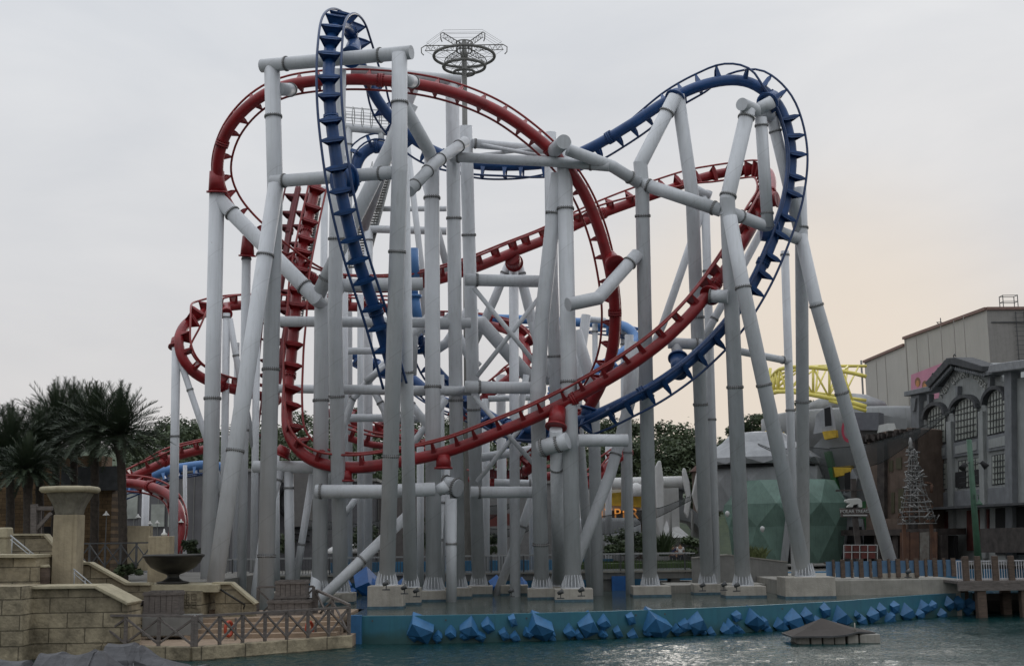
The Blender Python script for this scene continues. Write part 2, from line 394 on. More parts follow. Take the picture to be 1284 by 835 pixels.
S('slender column under the far side of the small red turn', [
  ('column', [(284, 393, 72), (280, 700, 72)], 9.5, [398]),
  ('brace', [(288, 400, 72), (300, 470, 72), (318, 560, 72)], 8, [446])], m=STEEL_FAR)
S('column group under the lift top platform left of the portal leg', [
  ('column', [(437, 160, 80), (437, 700, 80)], 10, [183, 560]),
  ('top_beam', [(431, 160, 80), (500, 167, 80)], 10, []),
  ('hanger', [(478, 166, 80), (478, 180, 80)], 8, [176]),
  ('column', [(462, 286, 78), (461, 700, 78)], 11.5, [302, 480, 560]),
  ('beam', [(455, 287, 78), (560, 290, 78)], 10, []),
  ('beam', [(470, 262, 79), (560, 262, 79)], 7, []),
  ('column', [(510, 175, 76), (528, 330, 76), (532, 420, 76)], 8, []),
  ('column', [(532, 225, 77), (563, 345, 77)], 9, [])], m=STEEL_FAR)
S('A shaped trestle under the middle of the rising red run', [
  ('leg', [(640, 326, 72), (620, 375, 72), (590, 440, 72)], 11, [343]),
  ('leg', [(644, 322, 72), (646, 740, 66)], 12, []),
  ('leg', [(648, 326, 72), (668, 405, 72), (690, 480, 71)], 13, [344]),
  ('beam', [(530, 405, 71), (604, 405, 71), (668, 478, 71)], 17, []),
  ('arm', [(660, 470, 70), (645, 560, 70)], 8, [])], base=[(645, 746, 34, .5)], m=STEEL_FAR)
# the tangle of slimmer uprights, beams and braces at the back of the structure
S('rear trestle with crossing tubes seen through the left bays', [
  ('column', [(432, 300, 72), (432, 705, 72)], 9, []),
  ('column', [(452, 370, 74), (452, 700, 74)], 8, []),
  ('column', [(407, 235, 73), (403, 700, 73)], 9, [240, 550]),
  ('brace', [(483, 455, 70), (462, 478, 70), (442, 500, 70), (428, 545, 70), (410, 620, 70)], 9, [500]),
  ('brace', [(470, 492, 70), (482, 515, 70), (495, 570, 70)], 9, [505]),
  ('arm', [(458, 478, 69.8), (486, 458, 69.8)], 9, []),
  ('beam', [(345, 487, 70), (590, 492, 70)], 11, []),
  ('beam', [(420, 524, 73), (545, 524, 73)], 10, []),
  ('beam', [(430, 440, 73), (545, 440, 73)], 9, []),
  ('brace', [(450, 620, 70), (425, 655, 70)], 8, [])], m=STEEL_FAR)
S('rear frame of bent pipes seen between the front portal and the paired columns', [
  ('arm', [(545, 390, 67), (518, 420, 67), (516, 470, 67)], 13, []),
  ('arm', [(510, 500, 67), (530, 525, 67), (548, 560, 67)], 10, [508]),
  ('arm', [(560, 500, 67), (515, 560, 67), (505, 585, 67)], 9, [533]),
  ('column', [(553, 470, 68), (554, 705, 68)], 8, [505]),
  ('column', [(527, 560, 69), (527, 700, 69)], 9, []),
  ('brace', [(590, 385, 70), (560, 430, 70), (545, 440, 70)], 12, []),
  ('brace', [(560, 395, 69), (590, 450, 69), (600, 460, 69)], 12, []),
  ('node', [(556, 607, 64.5), (575, 612, 64)], 22, [-558, -572]),
  ('column', [(552, 620, 63), (548, 700, 63)], 12, [630, 677]),
  ('column', [(566, 625, 61.5), (566, 740, 61.5)], 13, [682])], m=STEEL_FAR)
S('rear row of uprights behind the valley between the paired columns and the capped column', [
  ('column', [(609, 500, 74), (609, 690, 74)], 10, []),
  ('column', [(628, 470, 78), (630, 690, 78)], 12, []),
  ('column', [(596, 390, 76), (597, 690, 76)], 7, []),
  ('beam', [(600, 574, 73), (690, 560, 73)], 11, []),
  ('beam', [(620, 605, 72), (680, 607, 72)], 10, [-665]),
  ('beam', [(612, 500, 74), (665, 498, 74)], 8, []),
  ('brace', [(672, 610, 68), (655, 660, 68), (640, 700, 68)], 11, [660]),
  ('column', [(560, 560, 75), (560, 690, 75)], 8, []),
  ('short_column', [(666, 500, 76), (668, 690, 76)], 9, [])], m=STEEL_FAR)
S('rear uprights left of the portal below the curving red descent', [
  ('column', [(362, 590, 62.4), (364, 742, 62.4)], 12, [612]),
  ('column', [(345, 560, 70), (346, 700, 70)], 10, []),
  ('brace', [(392, 594, 62.4), (372, 720, 63)], 9, [682]),
  ('brace', [(402, 680, 63), (396, 735, 61)], 14, [678]),
  ('column', [(322, 430, 72), (318, 700, 72)], 9, []),
  ('column', [(297, 430, 76), (295, 700, 76)], 7, [])], m=STEEL_FAR)
S('pair of short posts with capped heads under the pale blue bend', [
  ('column', [(737, 404, 84), (728, 470, 84), (724, 600, 84)], 6, [412]),
  ('column', [(746, 406, 84), (747, 600, 84)], 7, [416]),
  ('cap_beam', [(730, 400, 83), (758, 402, 84)], 8, []),
  ('column', [(782, 418, 84), (783, 640, 84)], 8, [432]),
  ('cap_beam', [(772, 415, 83), (790, 414, 84)], 9, []),
  ('column', [(763, 560, 85), (763, 690, 85)], 8, [])], m=STEEL_FAR)
S('small post with a rounded head behind the crossing rods', [('column', [(597, 388, 90), (597, 600, 90)], 7, [393])], m=STEEL_FAR)
S('post under the pale blue run at the far left', [('column', [(232, 583, 85), (232, 700, 85)], 5, []), ('column', [(183, 612, 85), (181, 690, 85)], 9, [])], m=STEEL_FAR)

# ------------------------------------------------------------------ tracks
def catmull(pts, step):
    out = []; n = len(pts)
    for i in range(n - 1):
        p0, p1, p2, p3 = pts[max(i-1, 0)], pts[i], pts[i+1], pts[min(i+2, n-1)]
        L = (p2[0] - p1[0]).length; k = max(1, int(round(L / step)))
        for j in range(k):
            t = j / k; r = []
            for a in range(2):
                q = 0.5 * ((2*p1[a]) + (p2[a]-p0[a])*t + (2*p0[a]-5*p1[a]+4*p2[a]-p3[a])*t*t + (3*p1[a]-p0[a]-3*p2[a]+p3[a])*t*t*t); r.append(q)
            out.append(r)
    out.append([pts[-1][0], pts[-1][1]]); return out
def tie_bm(p, t, n, b, r, g, d):
    bm = BM()
    def q(x, h, s): return p + b*x + n*h + t*s
    prism(bm, [q(-g/2, d-.01, -.02), q(g/2, d-.01, -.02), q(g/2-.02, d-.09, -.02), q(r*.95, r*.35, -.02), q(-r*.95, r*.35, -.02), q(-g/2+.02, d-.09, -.02)], t*.04)
    prism(bm, [q(-g/2+.02, d-.03, -.05), q(-r*.9, d-.03, -.11), q(r*.9, d-.03, -.11), q(g/2-.02, d-.03, -.05), q(g/2-.02, d-.03, .05), q(r*.9, d-.03, .11), q(-r*.9, d-.03, .11), q(-g/2+.02, d-.03, .05)], n*-.035)
    for sx in (-1, 1):                   # flared web from the spine to each rail
        prism(bm, [q(sx*r*.92, r*.35, -.12), q(sx*r*.92, r*.35, .12), q(sx*(g/2-.03), d-.07, .045), q(sx*(g/2-.03), d-.07, -.045)], n*.03)
    return bm
def track(label, cps, m, mr, r=.275, g=.96, d=.62, rail_r=.058, tie=1.12, col_every=9.0, name='coaster_track', cat='coaster track', maxt=100, saddles=(), loop_far=False):
    """cps: (px,py,Y,nx,ny,nz) - spine centre and the direction from the spine to its rails (x right, y away, z up)"""
    pts = []
    for c in cps:
        rd = ray(c[0], c[1]).normalized(); rt = rd.cross(Vector((0, 0, 1))).normalized(); up = rt.cross(rd)
        pts.append([P(c[0], c[1], c[2] + .6), (rt * c[3] + rd * c[4] + up * c[5]).normalized()])
    sm = catmull(pts, .3); ps = [s[0] for s in sm]; N = len(ps); fr = []
    for i in range(N):
        t = (ps[min(i+1, N-1)] - ps[max(i-1, 0)]).normalized(); n = sm[i][1]; n = (n - t*n.dot(t)).normalized(); fr.append((t, n, t.cross(n)))
    root = thing(name, label, cat, (ps[0].x, ps[0].y, ps[0].z))
    bm = BM(); sweep(bm, ps, r, seg=18); sp = obj('spine', bm, m, root)
    for s in (-1, 1):
        bm = BM(); sweep(bm, [ps[i] + fr[i][1]*d + fr[i][2]*s*g/2 for i in range(N)], rail_r, seg=8); obj('rail', bm, mr, root)
    # running length
    acc = 0; nxt = tie*.5; ncol = 3.0; ties = []
    for i in range(1, N):
        acc += (ps[i] - ps[i-1]).length
        if acc >= nxt: ties.append(i); nxt += tie
        if acc >= ncol:
            ncol += col_every; bm = BM(); t = fr[i][0]
            pipe(bm, ps[i] - t*.1, ps[i] - t*.012, r*1.24, seg=24); pipe(bm, ps[i] + t*.012, ps[i] + t*.1, r*1.24, seg=24)
            for k in range(16):
                a = 2*math.pi*k/16; dd = fr[i][1]*math.cos(a) + fr[i][2]*math.sin(a); bar(bm, ps[i] + dd*r*1.13 - t*.17, ps[i] + dd*r*1.13 + t*.17, .045, .045, up=dd)
            obj('joint_collar', bm, m, sp)
    rest = BM()
    for k, i in enumerate(ties):
        tb = tie_bm(ps[i], *fr[i], r, g, d)
        if k < maxt: obj('crosstie', tb, m, root)
        else:
            me = bpy.data.meshes.new('tmp'); tb.to_mesh(me); tb.free(); rest.from_mesh(me); bpy.data.meshes.remove(me)
    if len(ties) > maxt: tag(obj('crossties', rest, m, root), kind='stuff')
    else: rest.free()
    for (a, b, ra, rb) in saddles:
        bm = BM(); A, B = P(a[0], a[1], a[2] + .6), P(b[0], b[1], b[2] + .6); pipe(bm, A, B, ra, rb, seg=20); t = (B-A).normalized(); pipe(bm, B - t*.09, B, rb*1.22, seg=24); obj('saddle', bm, m, root)
    return root

# red track: valley, right turn, back through the structure and over the loop
red = track('long red coaster track sweeping through the valley and round the high loop', [
 (397, 232, 68, .1, -1, 0), (384, 290, 66.5, .1, -1, 0), (374, 345, 65, .1, -1, 0), (370, 400, 64, .1, -1, .05), (365, 450, 63.2, .15, -1, .1),
 (360, 505, 62.2, .5, -1, .25), (364, 548, 61.4, .75, -.8, .6), (392, 577, 61, .4, -.35, 1), (440, 586, 60.8, .1, -.12, 1), (500, 579, 60.8, -.02, -.1, 1), (560, 566, 60.8, -.1, -.1, 1),
 (620, 544, 60.8, -.25, -.1, 1), (680, 519, 60.8, -.35, -.1, 1), (740, 488, 60.5, -.45, -.1, 1), (790, 458, 60.2, -.6, -.1, 1), (840, 420, 60.2, -.75, -.1, .9), (885, 372, 60.6, -.85, -.1, .7),
 (925, 315, 62, -.9, -.3, .5), (952, 268, 64, -.8, -.7, .3), (967, 235, 67, -.6, -1, 0), (960, 214, 71, -.3, -1, 0), (930, 214, 74, -.05, -1, .05), (885, 222, 74, .0, -1, .15), (830, 241, 73, .0, -.7, .7),
 (750, 270, 72, -.15, -.2, 1), (690, 298, 71, -.3, -.1, 1), (640, 318, 70, -.3, -.1, 1), (590, 338, 69, -.25, -.1, 1), (530, 355, 68, -.1, -.1, 1), (470, 361, 67, 0, -.1, 1), (410, 356, 66, .1, 0, 1), (365, 334, 65, .35, .3, .9),
 (318, 296, 63.6, .5, .8, .4), (285, 255, 62.6, .4, 1, .2), (273, 212, 61.6, .3, 1, 0), (285, 165, 60.8, .25, 1, -.12), (318, 128, 60.2, .1, 1, -.1), (362, 107, 60, .05, 1, -.05), (430, 100, 60, 0, 1, 0),
 (500, 103, 60, 0, 1, 0), (560, 114, 60, 0, 1, 0), (615, 135, 60, 0, 1, 0), (660, 163, 60.2, -.05, 1, -.05), (700, 198, 60.6, -.1, 1, -.1), (730, 238, 61, -.15, 1, -.1), (752, 290, 61.6, -.2, 1, 0), (766, 345, 62.2, -.3, 1, 0),
 (771, 400, 63, -.3, 1, 0), (764, 455, 64, -.35, 1, .1), (742, 505, 65.5, -.5, .7, .4), (708, 548, 67, -.5, .2, .8), (660, 590, 69, -.3, 0, 1)], RED, RED_RAIL,
 saddles=[((433, 590, 60.8), (433, 604, 60.8), .3, .34), ((700, 512, 60.6), (697, 536, 60.2), .36, .42), ((556, 570, 60.8), (556, 588, 60.8), .34, .36), ((641, 322, 70), (645, 330, 71.4), .42, .42),
          ((311, 296, 63.8), (310, 322, 64), .28, .36), ((358, 560, 62), (352, 572, 62), .3, .4), ((765, 322, 62.2), (772, 333, 61.2), .34, .42), ((272, 215, 61.8), (272, 242, 62), .36, .42),
          ((953, 255, 64), (975, 250, 63.5), .3, .34), ((895, 365, 60.7), (890, 371, 60.4), .36, .42)])
blue = track('long dark blue coaster track dropping from the tall tower and rising over the crest', [
 (497, 480, 57.2, -.2, -1, .15), (474, 400, 56.2, -.15, -1, .1), (449, 325, 55.1, -.1, -1, .05), (430, 250, 54.4, -.05, -1, .0), (419, 180, 54.2, -.05, -1, .0), (413, 120, 54.4, 0, -1, 0), (413, 72, 55, 0, -1, .2), (418, 40, 56.3, .0, -.7, .8),
 (428, 31, 58.0, .2, .1, 1), (438, 38, 59.4, .5, .5, .8), (446, 60, 60.6, .6, .7, .4), (462, 105, 62.6, .5, .8, .1), (488, 145, 64, .1, .9, -.4), (530, 182, 65, 0, .7, -.8), (585, 204, 65.5, 0, -.1, -1), (640, 208, 65.5, 0, -.15, -1), (695, 203, 65, .1, .3, -1),
 (740, 186, 64.2, .25, .8, -.6), (790, 157, 63.2, .2, .95, -.4), (840, 125, 62.4, 0, 1, -.1), (885, 106, 62, -.1, 1, .25), (925, 101, 62, .0, .3, 1), (955, 112, 62, .35, -.6, .7), (980, 140, 62, .45, -.83, .3), (992, 190, 62, .5, -.83, .05),
 (987, 245, 61.9, .5, -.83, -.1), (971, 295, 61.8, .48, -.83, -.2), (947, 350, 61.7, .48, -.83, -.27), (914, 402, 61.6, .42, -.83, -.4), (873, 445, 61.6, .35, -.83, -.45), (830, 478, 61.6, .27, -.83, -.5), (785, 503, 61.8, .2, -.8, -.6), (735, 525, 62.5, .15, -.6, -.8), (680, 538, 64.5, .1, -.3, -1),
 (630, 530, 67, -.2, -.3, -1), (585, 500, 69, -.4, -.5, -.7), (548, 465, 70, -.6, -.7, -.2), (525, 425, 70, -.5, -.8, .3), (500, 455, 69, 0, -.8, .6)], BLUE, BLUE_RAIL, g=1.06, tie=1.02,
 saddles=[((955, 290, 61.9), (975, 292, 61.9), .48, .5), ((424, 226, 55.2), (437, 226, 55.6), .62, .62), ((444, 56, 60), (440, 72, 57.2), .34, .42), ((852, 470, 61.8), (850, 448, 62.6), .36, .4), ((970, 122, 62), (962, 130, 61.4), .36, .46), ((850, 118, 62.2), (846, 124, 62), .36, .42), ((738, 525, 62.6), (742, 512, 62.6), .4, .48)])
track('small red turn at the far left of the structure', [
 (520, 388, 76, 0, -.3, 1), (450, 385, 76, 0, -.2, 1), (380, 383, 76, 0, -.1, 1), (300, 383, 75, 0, 0, 1), (258, 392, 73, .3, .2, 1), (232, 408, 71, .8, .2, .5), (224, 432, 70, 1, .1, .2), (236, 460, 70, .8, .1, .6), (262, 478, 71, .5, .1, .8), (300, 490, 73, .3, .1, 1), (350, 502, 75, .2, .1, 1)], RED, RED_RAIL,
 saddles=[((284, 384, 74), (284, 394, 72), .22, .28), ((222, 425, 70.4), (221, 436, 70.2), .3, .36)])
track('light red track curving away low behind the palms at the left edge', [
 (262, 562, 84, -.1, -.1, 1), (222, 572, 83, -.1, -.1, 1), (192, 586, 82, -.1, -.1, 1), (150, 606, 82, -.1, -.1, 1), (120, 616, 83, 0, 0, 1)], RED, RED_RAIL, saddles=[((184, 592, 82), (183, 603, 83), .3, .4)])
track('lower red track arching down to the right beside the outer left column', [
 (130, 607, 78, 0, 1, 0), (165, 606, 78, 0, 1, 0), (195, 612, 77, 0, 1, 0), (216, 625, 76, -.1, 1, -.1), (226, 645, 75, -.2, 1, 0), (226, 668, 74.5, -.2, 1, 0), (218, 695, 74, -.2, 1, 0)], RED, RED_RAIL)
track('light blue track crossing low behind the red arch at the left', [
 (140, 618, 88, 0, -.1, -1), (175, 604, 87, 0, -.1, -1), (205, 591, 87, 0, -.1, -1), (235, 585, 87, 0, -.1, -1), (262, 583, 87, 0, -.1, -1), (300, 590, 88, 0, 0, -1)], BLUE_PALE, BLUE_RAIL, r=.3)
track('pale blue track bending round at the far right of the structure', [
 (560, 398, 88, 0, -.2, -1), (640, 400, 88, 0, -.2, -1), (700, 403, 87, 0, -.2, -1), (760, 406, 85, 0, .3, -1), (785, 410, 83, .5, .2, -.6), (797, 425, 82, .9, 0, -.3), (787, 437, 81, .7, -.2, -.7), (760, 455, 80, .4, -.2, -1), (730, 475, 80, .3, -.2, -1), (690, 490, 81, .2, -.2, -1)], BLUE_PALE, BLUE_RAIL, r=.3)
track('dark red lift run climbing steeply behind the portal column', [
 (392, 236, 78, -.5, .8, .5), (382, 285, 77, -.5, .8, .5), (372, 340, 76, -.5, .8, .5), (362, 395, 75, -.5, .8, .5), (350, 470, 74, -.5, .8, .5), (338, 560, 73, -.5, .8, .5)], DARKRED, DARKRED, r=.2)
track('dark red lift run parallel to the left, seen edge on', [
 (374, 236, 79, -.5, .8, .5), (364, 285, 78, -.5, .8, .5), (355, 340, 77, -.5, .8, .5), (347, 395, 76, -.5, .8, .5), (340, 470, 75, -.5, .8, .5)], DARKRED, DARKRED, r=.2)
track('far red track dipping behind the crossing rods', [
 (540, 402, 84, 0, 0, 1), (590, 404, 83, 0, 0, 1), (630, 412, 82, .1, 0, 1), (652, 424, 80, .6, 0, .8), (661, 445, 79, .9, 0, .2), (655, 465, 78, .9, 0, -.2), (638, 475, 77, -.3, 0, 1), (600, 505, 77, -.6, 0, 1), (570, 530, 77, -.6, 0, 1)], RED, RED_RAIL, r=.28)
track('far red track sloping down through the bays behind the valley', [
 (405, 515, 80, 0, -.2, 1), (445, 530, 80, 0, -.2, 1), (480, 543, 79, 0, -.2, 1), (520, 556, 78, 0, -.2, 1), (560, 585, 77, 0, -.2, 1)], RED, RED_RAIL, r=.26)
track('second far red track sloping parallel just below the other', [
 (425, 545, 76, 0, -.2, 1), (460, 556, 76, 0, -.2, 1), (500, 563, 76, 0, -.2, 1), (545, 580, 76, 0, -.2, 1)], RED, RED_RAIL, r=.2)
track('red station track curving under the parked train', [
 (590, 600, 84, 0, -.1, 1), (620, 606, 83, 0, -.1, 1), (655, 604, 82, 0, -.1, 1), (700, 596, 82, 0, -.1, 1), (735, 608, 82, 0, -.1, 1), (765, 582, 83, -.2, -.1, 1), (790, 565, 84, -.2, -.1, 1)], RED, RED_RAIL, r=.28)
track('far blue track sloping down behind the left bays', [
 (420, 432, 82, 0, -.2, -1), (450, 448, 82, 0, -.2, -1), (480, 460, 81, 0, -.2, -1), (510, 470, 80, 0, -.2, -1), (550, 500, 79, 0, -.2, -1), (600, 520, 79, 0, -.2, -1), (650, 560, 79, 0, -.2, -1)], BLUE, BLUE_RAIL, r=.3)
t = thing('blue_track_stem', 'light blue vertical pipe stem between the portal leg and its right neighbour', 'track stem', P(522, 400, 68))
bm = BM(); pipe(bm, P(518, 312, 68), P(520, 352, 68), .28); pipe(bm, P(520, 372, 68), P(524, 402, 68), .26); pipe(bm, P(520, 370, 68), P(520, 373, 68), .38); pipe(bm, P(519, 350, 68), P(520, 374, 68), .2); obj('pipe', bm, BLUE_PALE, t)
# ------------------------------------------------------------------ site materials
def water_mat(name, col, rough, s1, s2, strength, patch):
    m = bpy.data.materials.new(name); m.use_nodes = True; nt = m.node_tree; N = nt.nodes; L = nt.links
    b = N['Principled BSDF']; b.inputs['Base Color'].default_value = (*col, 1); b.inputs['Roughness'].default_value = rough; b.inputs['IOR'].default_value = 1.33; b.inputs['Specular IOR Level'].default_value = .22
    geo = N.new('ShaderNodeNewGeometry'); mp = N.new('ShaderNodeMapping'); mp.inputs['Scale'].default_value = (1.0, 1.5, 1); L.new(geo.outputs['Position'], mp.inputs[0])
    a = N.new('ShaderNodeTexNoise'); a.inputs['Scale'].default_value = s1; a.inputs['Detail'].default_value = 5; a.inputs['Distortion'].default_value = .6; L.new(mp.outputs[0], a.inputs[0])
    c = N.new('ShaderNodeTexNoise'); c.inputs['Scale'].default_value = s2; c.inputs['Detail'].default_value = 3; L.new(mp.outputs[0], c.inputs[0])
    ad = N.new('ShaderNodeMath'); ad.operation = 'ADD'; L.new(a.outputs[0], ad.inputs[0]); L.new(c.outputs[0], ad.inputs[1])
    p = N.new('ShaderNodeTexNoise'); p.inputs['Scale'].default_value = .22; p.inputs['Detail'].default_value = 2; L.new(geo.outputs['Position'], p.inputs[0])
    r = N.new('ShaderNodeMapRange'); r.inputs['From Min'].default_value = .35; r.inputs['From Max'].default_value = .65; r.inputs['To Min'].default_value = strength * patch; r.inputs['To Max'].default_value = strength; L.new(p.outputs[0], r.inputs[0])
    bp = N.new('ShaderNodeBump'); bp.inputs['Distance'].default_value = .12; L.new(ad.outputs[0], bp.inputs['Height']); L.new(r.outputs[0], bp.inputs['Strength']); L.new(bp.outputs[0], b.inputs['Normal'])
    MATS[name] = m; return m
M_LAKE = water_mat('lake_water', (.006, .03, .03), .05, 4.0, 9.0, .5, .5)
M_POOL = water_mat('pool_water', (.05, .07, .062), .08, 1.2, 5.0, .12, .4)
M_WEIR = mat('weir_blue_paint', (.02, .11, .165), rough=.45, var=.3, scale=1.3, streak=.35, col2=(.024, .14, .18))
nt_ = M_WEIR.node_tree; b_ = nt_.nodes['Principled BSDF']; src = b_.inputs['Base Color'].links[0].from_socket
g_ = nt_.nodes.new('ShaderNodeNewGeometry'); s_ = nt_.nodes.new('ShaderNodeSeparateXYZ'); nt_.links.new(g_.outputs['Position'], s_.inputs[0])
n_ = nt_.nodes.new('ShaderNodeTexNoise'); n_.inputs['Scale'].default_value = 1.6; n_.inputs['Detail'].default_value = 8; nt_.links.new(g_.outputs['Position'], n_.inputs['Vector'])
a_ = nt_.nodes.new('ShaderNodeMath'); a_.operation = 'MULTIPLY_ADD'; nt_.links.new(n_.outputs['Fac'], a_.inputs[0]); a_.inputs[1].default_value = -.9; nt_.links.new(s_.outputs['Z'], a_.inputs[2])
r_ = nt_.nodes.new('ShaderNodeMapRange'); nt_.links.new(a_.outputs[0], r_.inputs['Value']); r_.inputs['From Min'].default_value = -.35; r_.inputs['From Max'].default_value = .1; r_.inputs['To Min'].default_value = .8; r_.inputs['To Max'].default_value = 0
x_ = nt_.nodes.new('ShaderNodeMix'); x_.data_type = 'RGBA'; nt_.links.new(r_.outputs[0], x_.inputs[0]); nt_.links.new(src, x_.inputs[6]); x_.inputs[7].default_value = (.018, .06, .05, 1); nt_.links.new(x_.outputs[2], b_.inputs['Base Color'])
M_ROCK = mat('blue_rock_paint', (.026, .12, .26), rough=.5, var=.2, scale=2.5, streak=.3)
M_ROCKD = mat('deep_blue_rock_paint', (.01, .1, .32), rough=.5, var=.2, scale=2.5)
M_BLUEWALL = mat('blue_pool_wall_paint', (.03, .14, .26), rough=.6, var=.3, scale=.8, streak=.3)
M_QUAY = mat('quay_concrete', (.27, .26, .23), rough=.9, var=.2, scale=1.4, bump=.3, streak=.5)
M_CONCG = mat('grey_concrete', (.19, .19, .18), rough=.9, var=.2, scale=1.2, bump=.2, streak=.4)
M_RAIL = mat('railing_steel', (.32, .33, .33), rough=.45, var=.1, metal=.3)
M_DARKSTEEL = mat('dark_steel', (.055, .058, .06), rough=.5, var=.3)
M_WOODG = mat('weathered_grey_timber', (.12, .105, .095), rough=.85, var=.35, scale=5, stretch=(1, 1, 4))
M_WOODB = mat('dark_brown_timber', (.085, .06, .045), rough=.85, var=.4, scale=4, stretch=(1, 1, 3))
M_STONE = mat_blocks('sandstone_blocks', (.35, .30, .205), 1.25, .52, mortar=.02, var=.22, bump=.9, stain=.65)
M_STONES = mat('sandstone_cap', (.36, .32, .22), rough=.9, var=.2, scale=2, bump=.5, bscale=9, streak=.35)
M_STONEP = mat('sandstone_pillar', (.33, .28, .19), rough=.9, var=.25, scale=1.2, bump=.5, bscale=6, streak=.75)
M_STEP = mat('step_stone', (.27, .2, .14), rough=.9, var=.25, scale=2.5, bump=.3)
M_BRONZE = mat('dark_bronze', (.035, .034, .03), rough=.45, var=.3, metal=.5)
M_TARP = mat('grey_boat_tarp', (.05, .051, .056), rough=.6, var=.35, scale=2.0, bump=1.0, bscale=2.2, stretch=(1, 1, 2.5))
M_FLOAT = mat('white_float', (.27, .26, .23), rough=.7, var=.2, scale=3, streak=.5)
M_ORANGE = mat('orange_lifebuoy', (.35, .05, .02), rough=.6)
M_GROUND = mat('ground_paving', (.16, .155, .14), rough=.95, var=.25, scale=.4)
M_GRASS = mat('lawn', (.045, .075, .02), rough=.95, var=.4, scale=3, bump=.5, bscale=30)
M_CLOTHB = mat('brown_tarp', (.05, .043, .038), rough=.85, var=.15, scale=2)

# ------------------------------------------------------------------ water and land
bm = BM()
NX, NY, X0, X1, Y0, Y1 = 560, 330, -34.0, 34.0, 34.0, 66.0
gr = []
for j in range(NY + 1):
    row = []
    for i in range(NX + 1):
        x, y = X0 + (X1-X0)*i/NX, Y0 + (Y1-Y0)*j/NY; e = min(1, min(i, NX-i, j, NY-j)/6)
        pat = .45 + .75*max(0, noise.noise(Vector((x*.11, y*.16, 3.1))) + .35)
        z = .030*noise.noise(Vector((x*.9, y*2.1, .3))) + .026*noise.noise(Vector((x*2.1 + 5, y*4.2, 1.7))) + .012*noise.noise(Vector((x*5, y*9, 4.7)))
        row.append(bm.verts.new((x, y, z*e*pat*1.25)))
    gr.append(row)
for a, b in zip(gr[:-1], gr[1:]):
    for i in range(NX): bm.faces.new((a[i], a[i+1], b[i+1], b[i])).smooth = True
def flat(x0, y0, x1, y1): bm.faces.new([bm.verts.new(v) for v in ((x0, y0, 0), (x1, y0, 0), (x1, y1, 0), (x0, y1, 0))])
flat(-900, -300, 900, Y0); flat(-900, Y0, X0, 92); flat(X1, Y0, 900, 92); flat(X0, Y1, X1, 92)
tag(obj('lake_water', bm, M_LAKE), kind='structure')
weir_px = [(436, 773.5), (500, 773), (600, 771.5), (700, 769), (800, 766), (900, 762.5), (1000, 757.5), (1060, 754), (1110, 750), (1160, 746.5), (1219, 743)]
weir = [G(x, y, POOL) for x, y in weir_px]
def weir_at(px):
    for (a, pa), (b, pb) in zip(zip(weir_px[:-1], weir[:-1]), zip(weir_px[1:], weir[1:])):
        if px <= b[0]: f = (px - a[0]) / (b[0] - a[0]); return pa.lerp(pb, f), (pb - pa).normalized()
    return weir[-1], (weir[-1] - weir[-2]).normalized()
left_end = weir[0]
# pool surface: from the weir to the back wall
pool_poly = [Vector((p.x, p.y + .1, POOL)) for p in weir] + [Vector((weir[-1].x, 62.9, POOL)), Vector((36, 62.9, POOL)), Vector((36, 76, POOL)), Vector((-24, 76, POOL)), Vector((-24, 57, POOL)), Vector((left_end.x, 57, POOL))]
bm = BM(); bm.faces.new([bm.verts.new(v) for v in pool_poly]); tag(obj('pool_water', bm, M_POOL), kind='structure')
GZ = 1.6
bm = BM(); box(bm, (0, 1576, .6), (5000, 3000, 2.0)); tag(obj('ground', bm, M_GROUND), kind='structure')
t = thing('weir_wall', 'curved teal blue wall holding back the pool, studded with faceted blue blocks', 'wall', left_end)
bm = BM(); TH = .32
for a, b in zip(weir[:-1], weir[1:]):
    n = Vector(((b - a).y, -(b - a).x, 0)).normalized()
    A = Vector((a.x, a.y, -.6)); B_ = Vector((b.x, b.y, -.6))
    pts = [A, B_, Vector((b.x, b.y, POOL + .035)), Vector((a.x, a.y, POOL + .035))]
    prism(bm, pts, (0, TH, 0))
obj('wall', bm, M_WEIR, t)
bm = BM(); box(bm, (left_end.x + .28, left_end.y - .06, .23), (.55, .3, 1.7)); obj('end_pier', bm, M_ROCK, t, bevel=.02)
def crystal(bm, c, w, h, tilt, rz, out):
    """a square edged block jutting from the wall, one edge uppermost, its front end dipping and cut to a facet"""
    M = Matrix.Translation(c) @ Matrix.Rotation(rz, 4, 'Z') @ Matrix.Rotation(R(random.uniform(24, 38)), 4, 'X') @ Matrix.Rotation(R(45) + tilt*.55, 4, 'Y')
    ax = random.uniform(1.0, 1.45) if tilt < -.5 or w > .8 else random.uniform(.85, 1.15); A = w*.5*ax; B_ = w*.5/ax**.4; L = w*random.uniform(.5, .75)
    back = [bm.verts.new(M @ Vector((x*1.05, w*.9, z*1.05))) for x, z in ((-A, -B_), (A, -B_), (A, B_), (-A, B_))]
    fr = [bm.verts.new(M @ Vector((x, -L*f, z))) for (x, z), f in zip(((-A, -B_), (A, -B_), (A, B_), (-A, B_)), (.35, .8, 1, .8))]
    nose = bm.verts.new(M @ Vector((A*.1, -L*1.15, -B_*.05)))
    for i in range(4): j = (i+1) % 4; bm.faces.new((back[i], back[j], fr[j], fr[i])); bm.faces.new((fr[i], fr[j], nose))
    bm.faces.new(list(reversed(back))); bmesh.ops.recalc_face_normals(bm, faces=bm.faces[:])
random.seed(11)
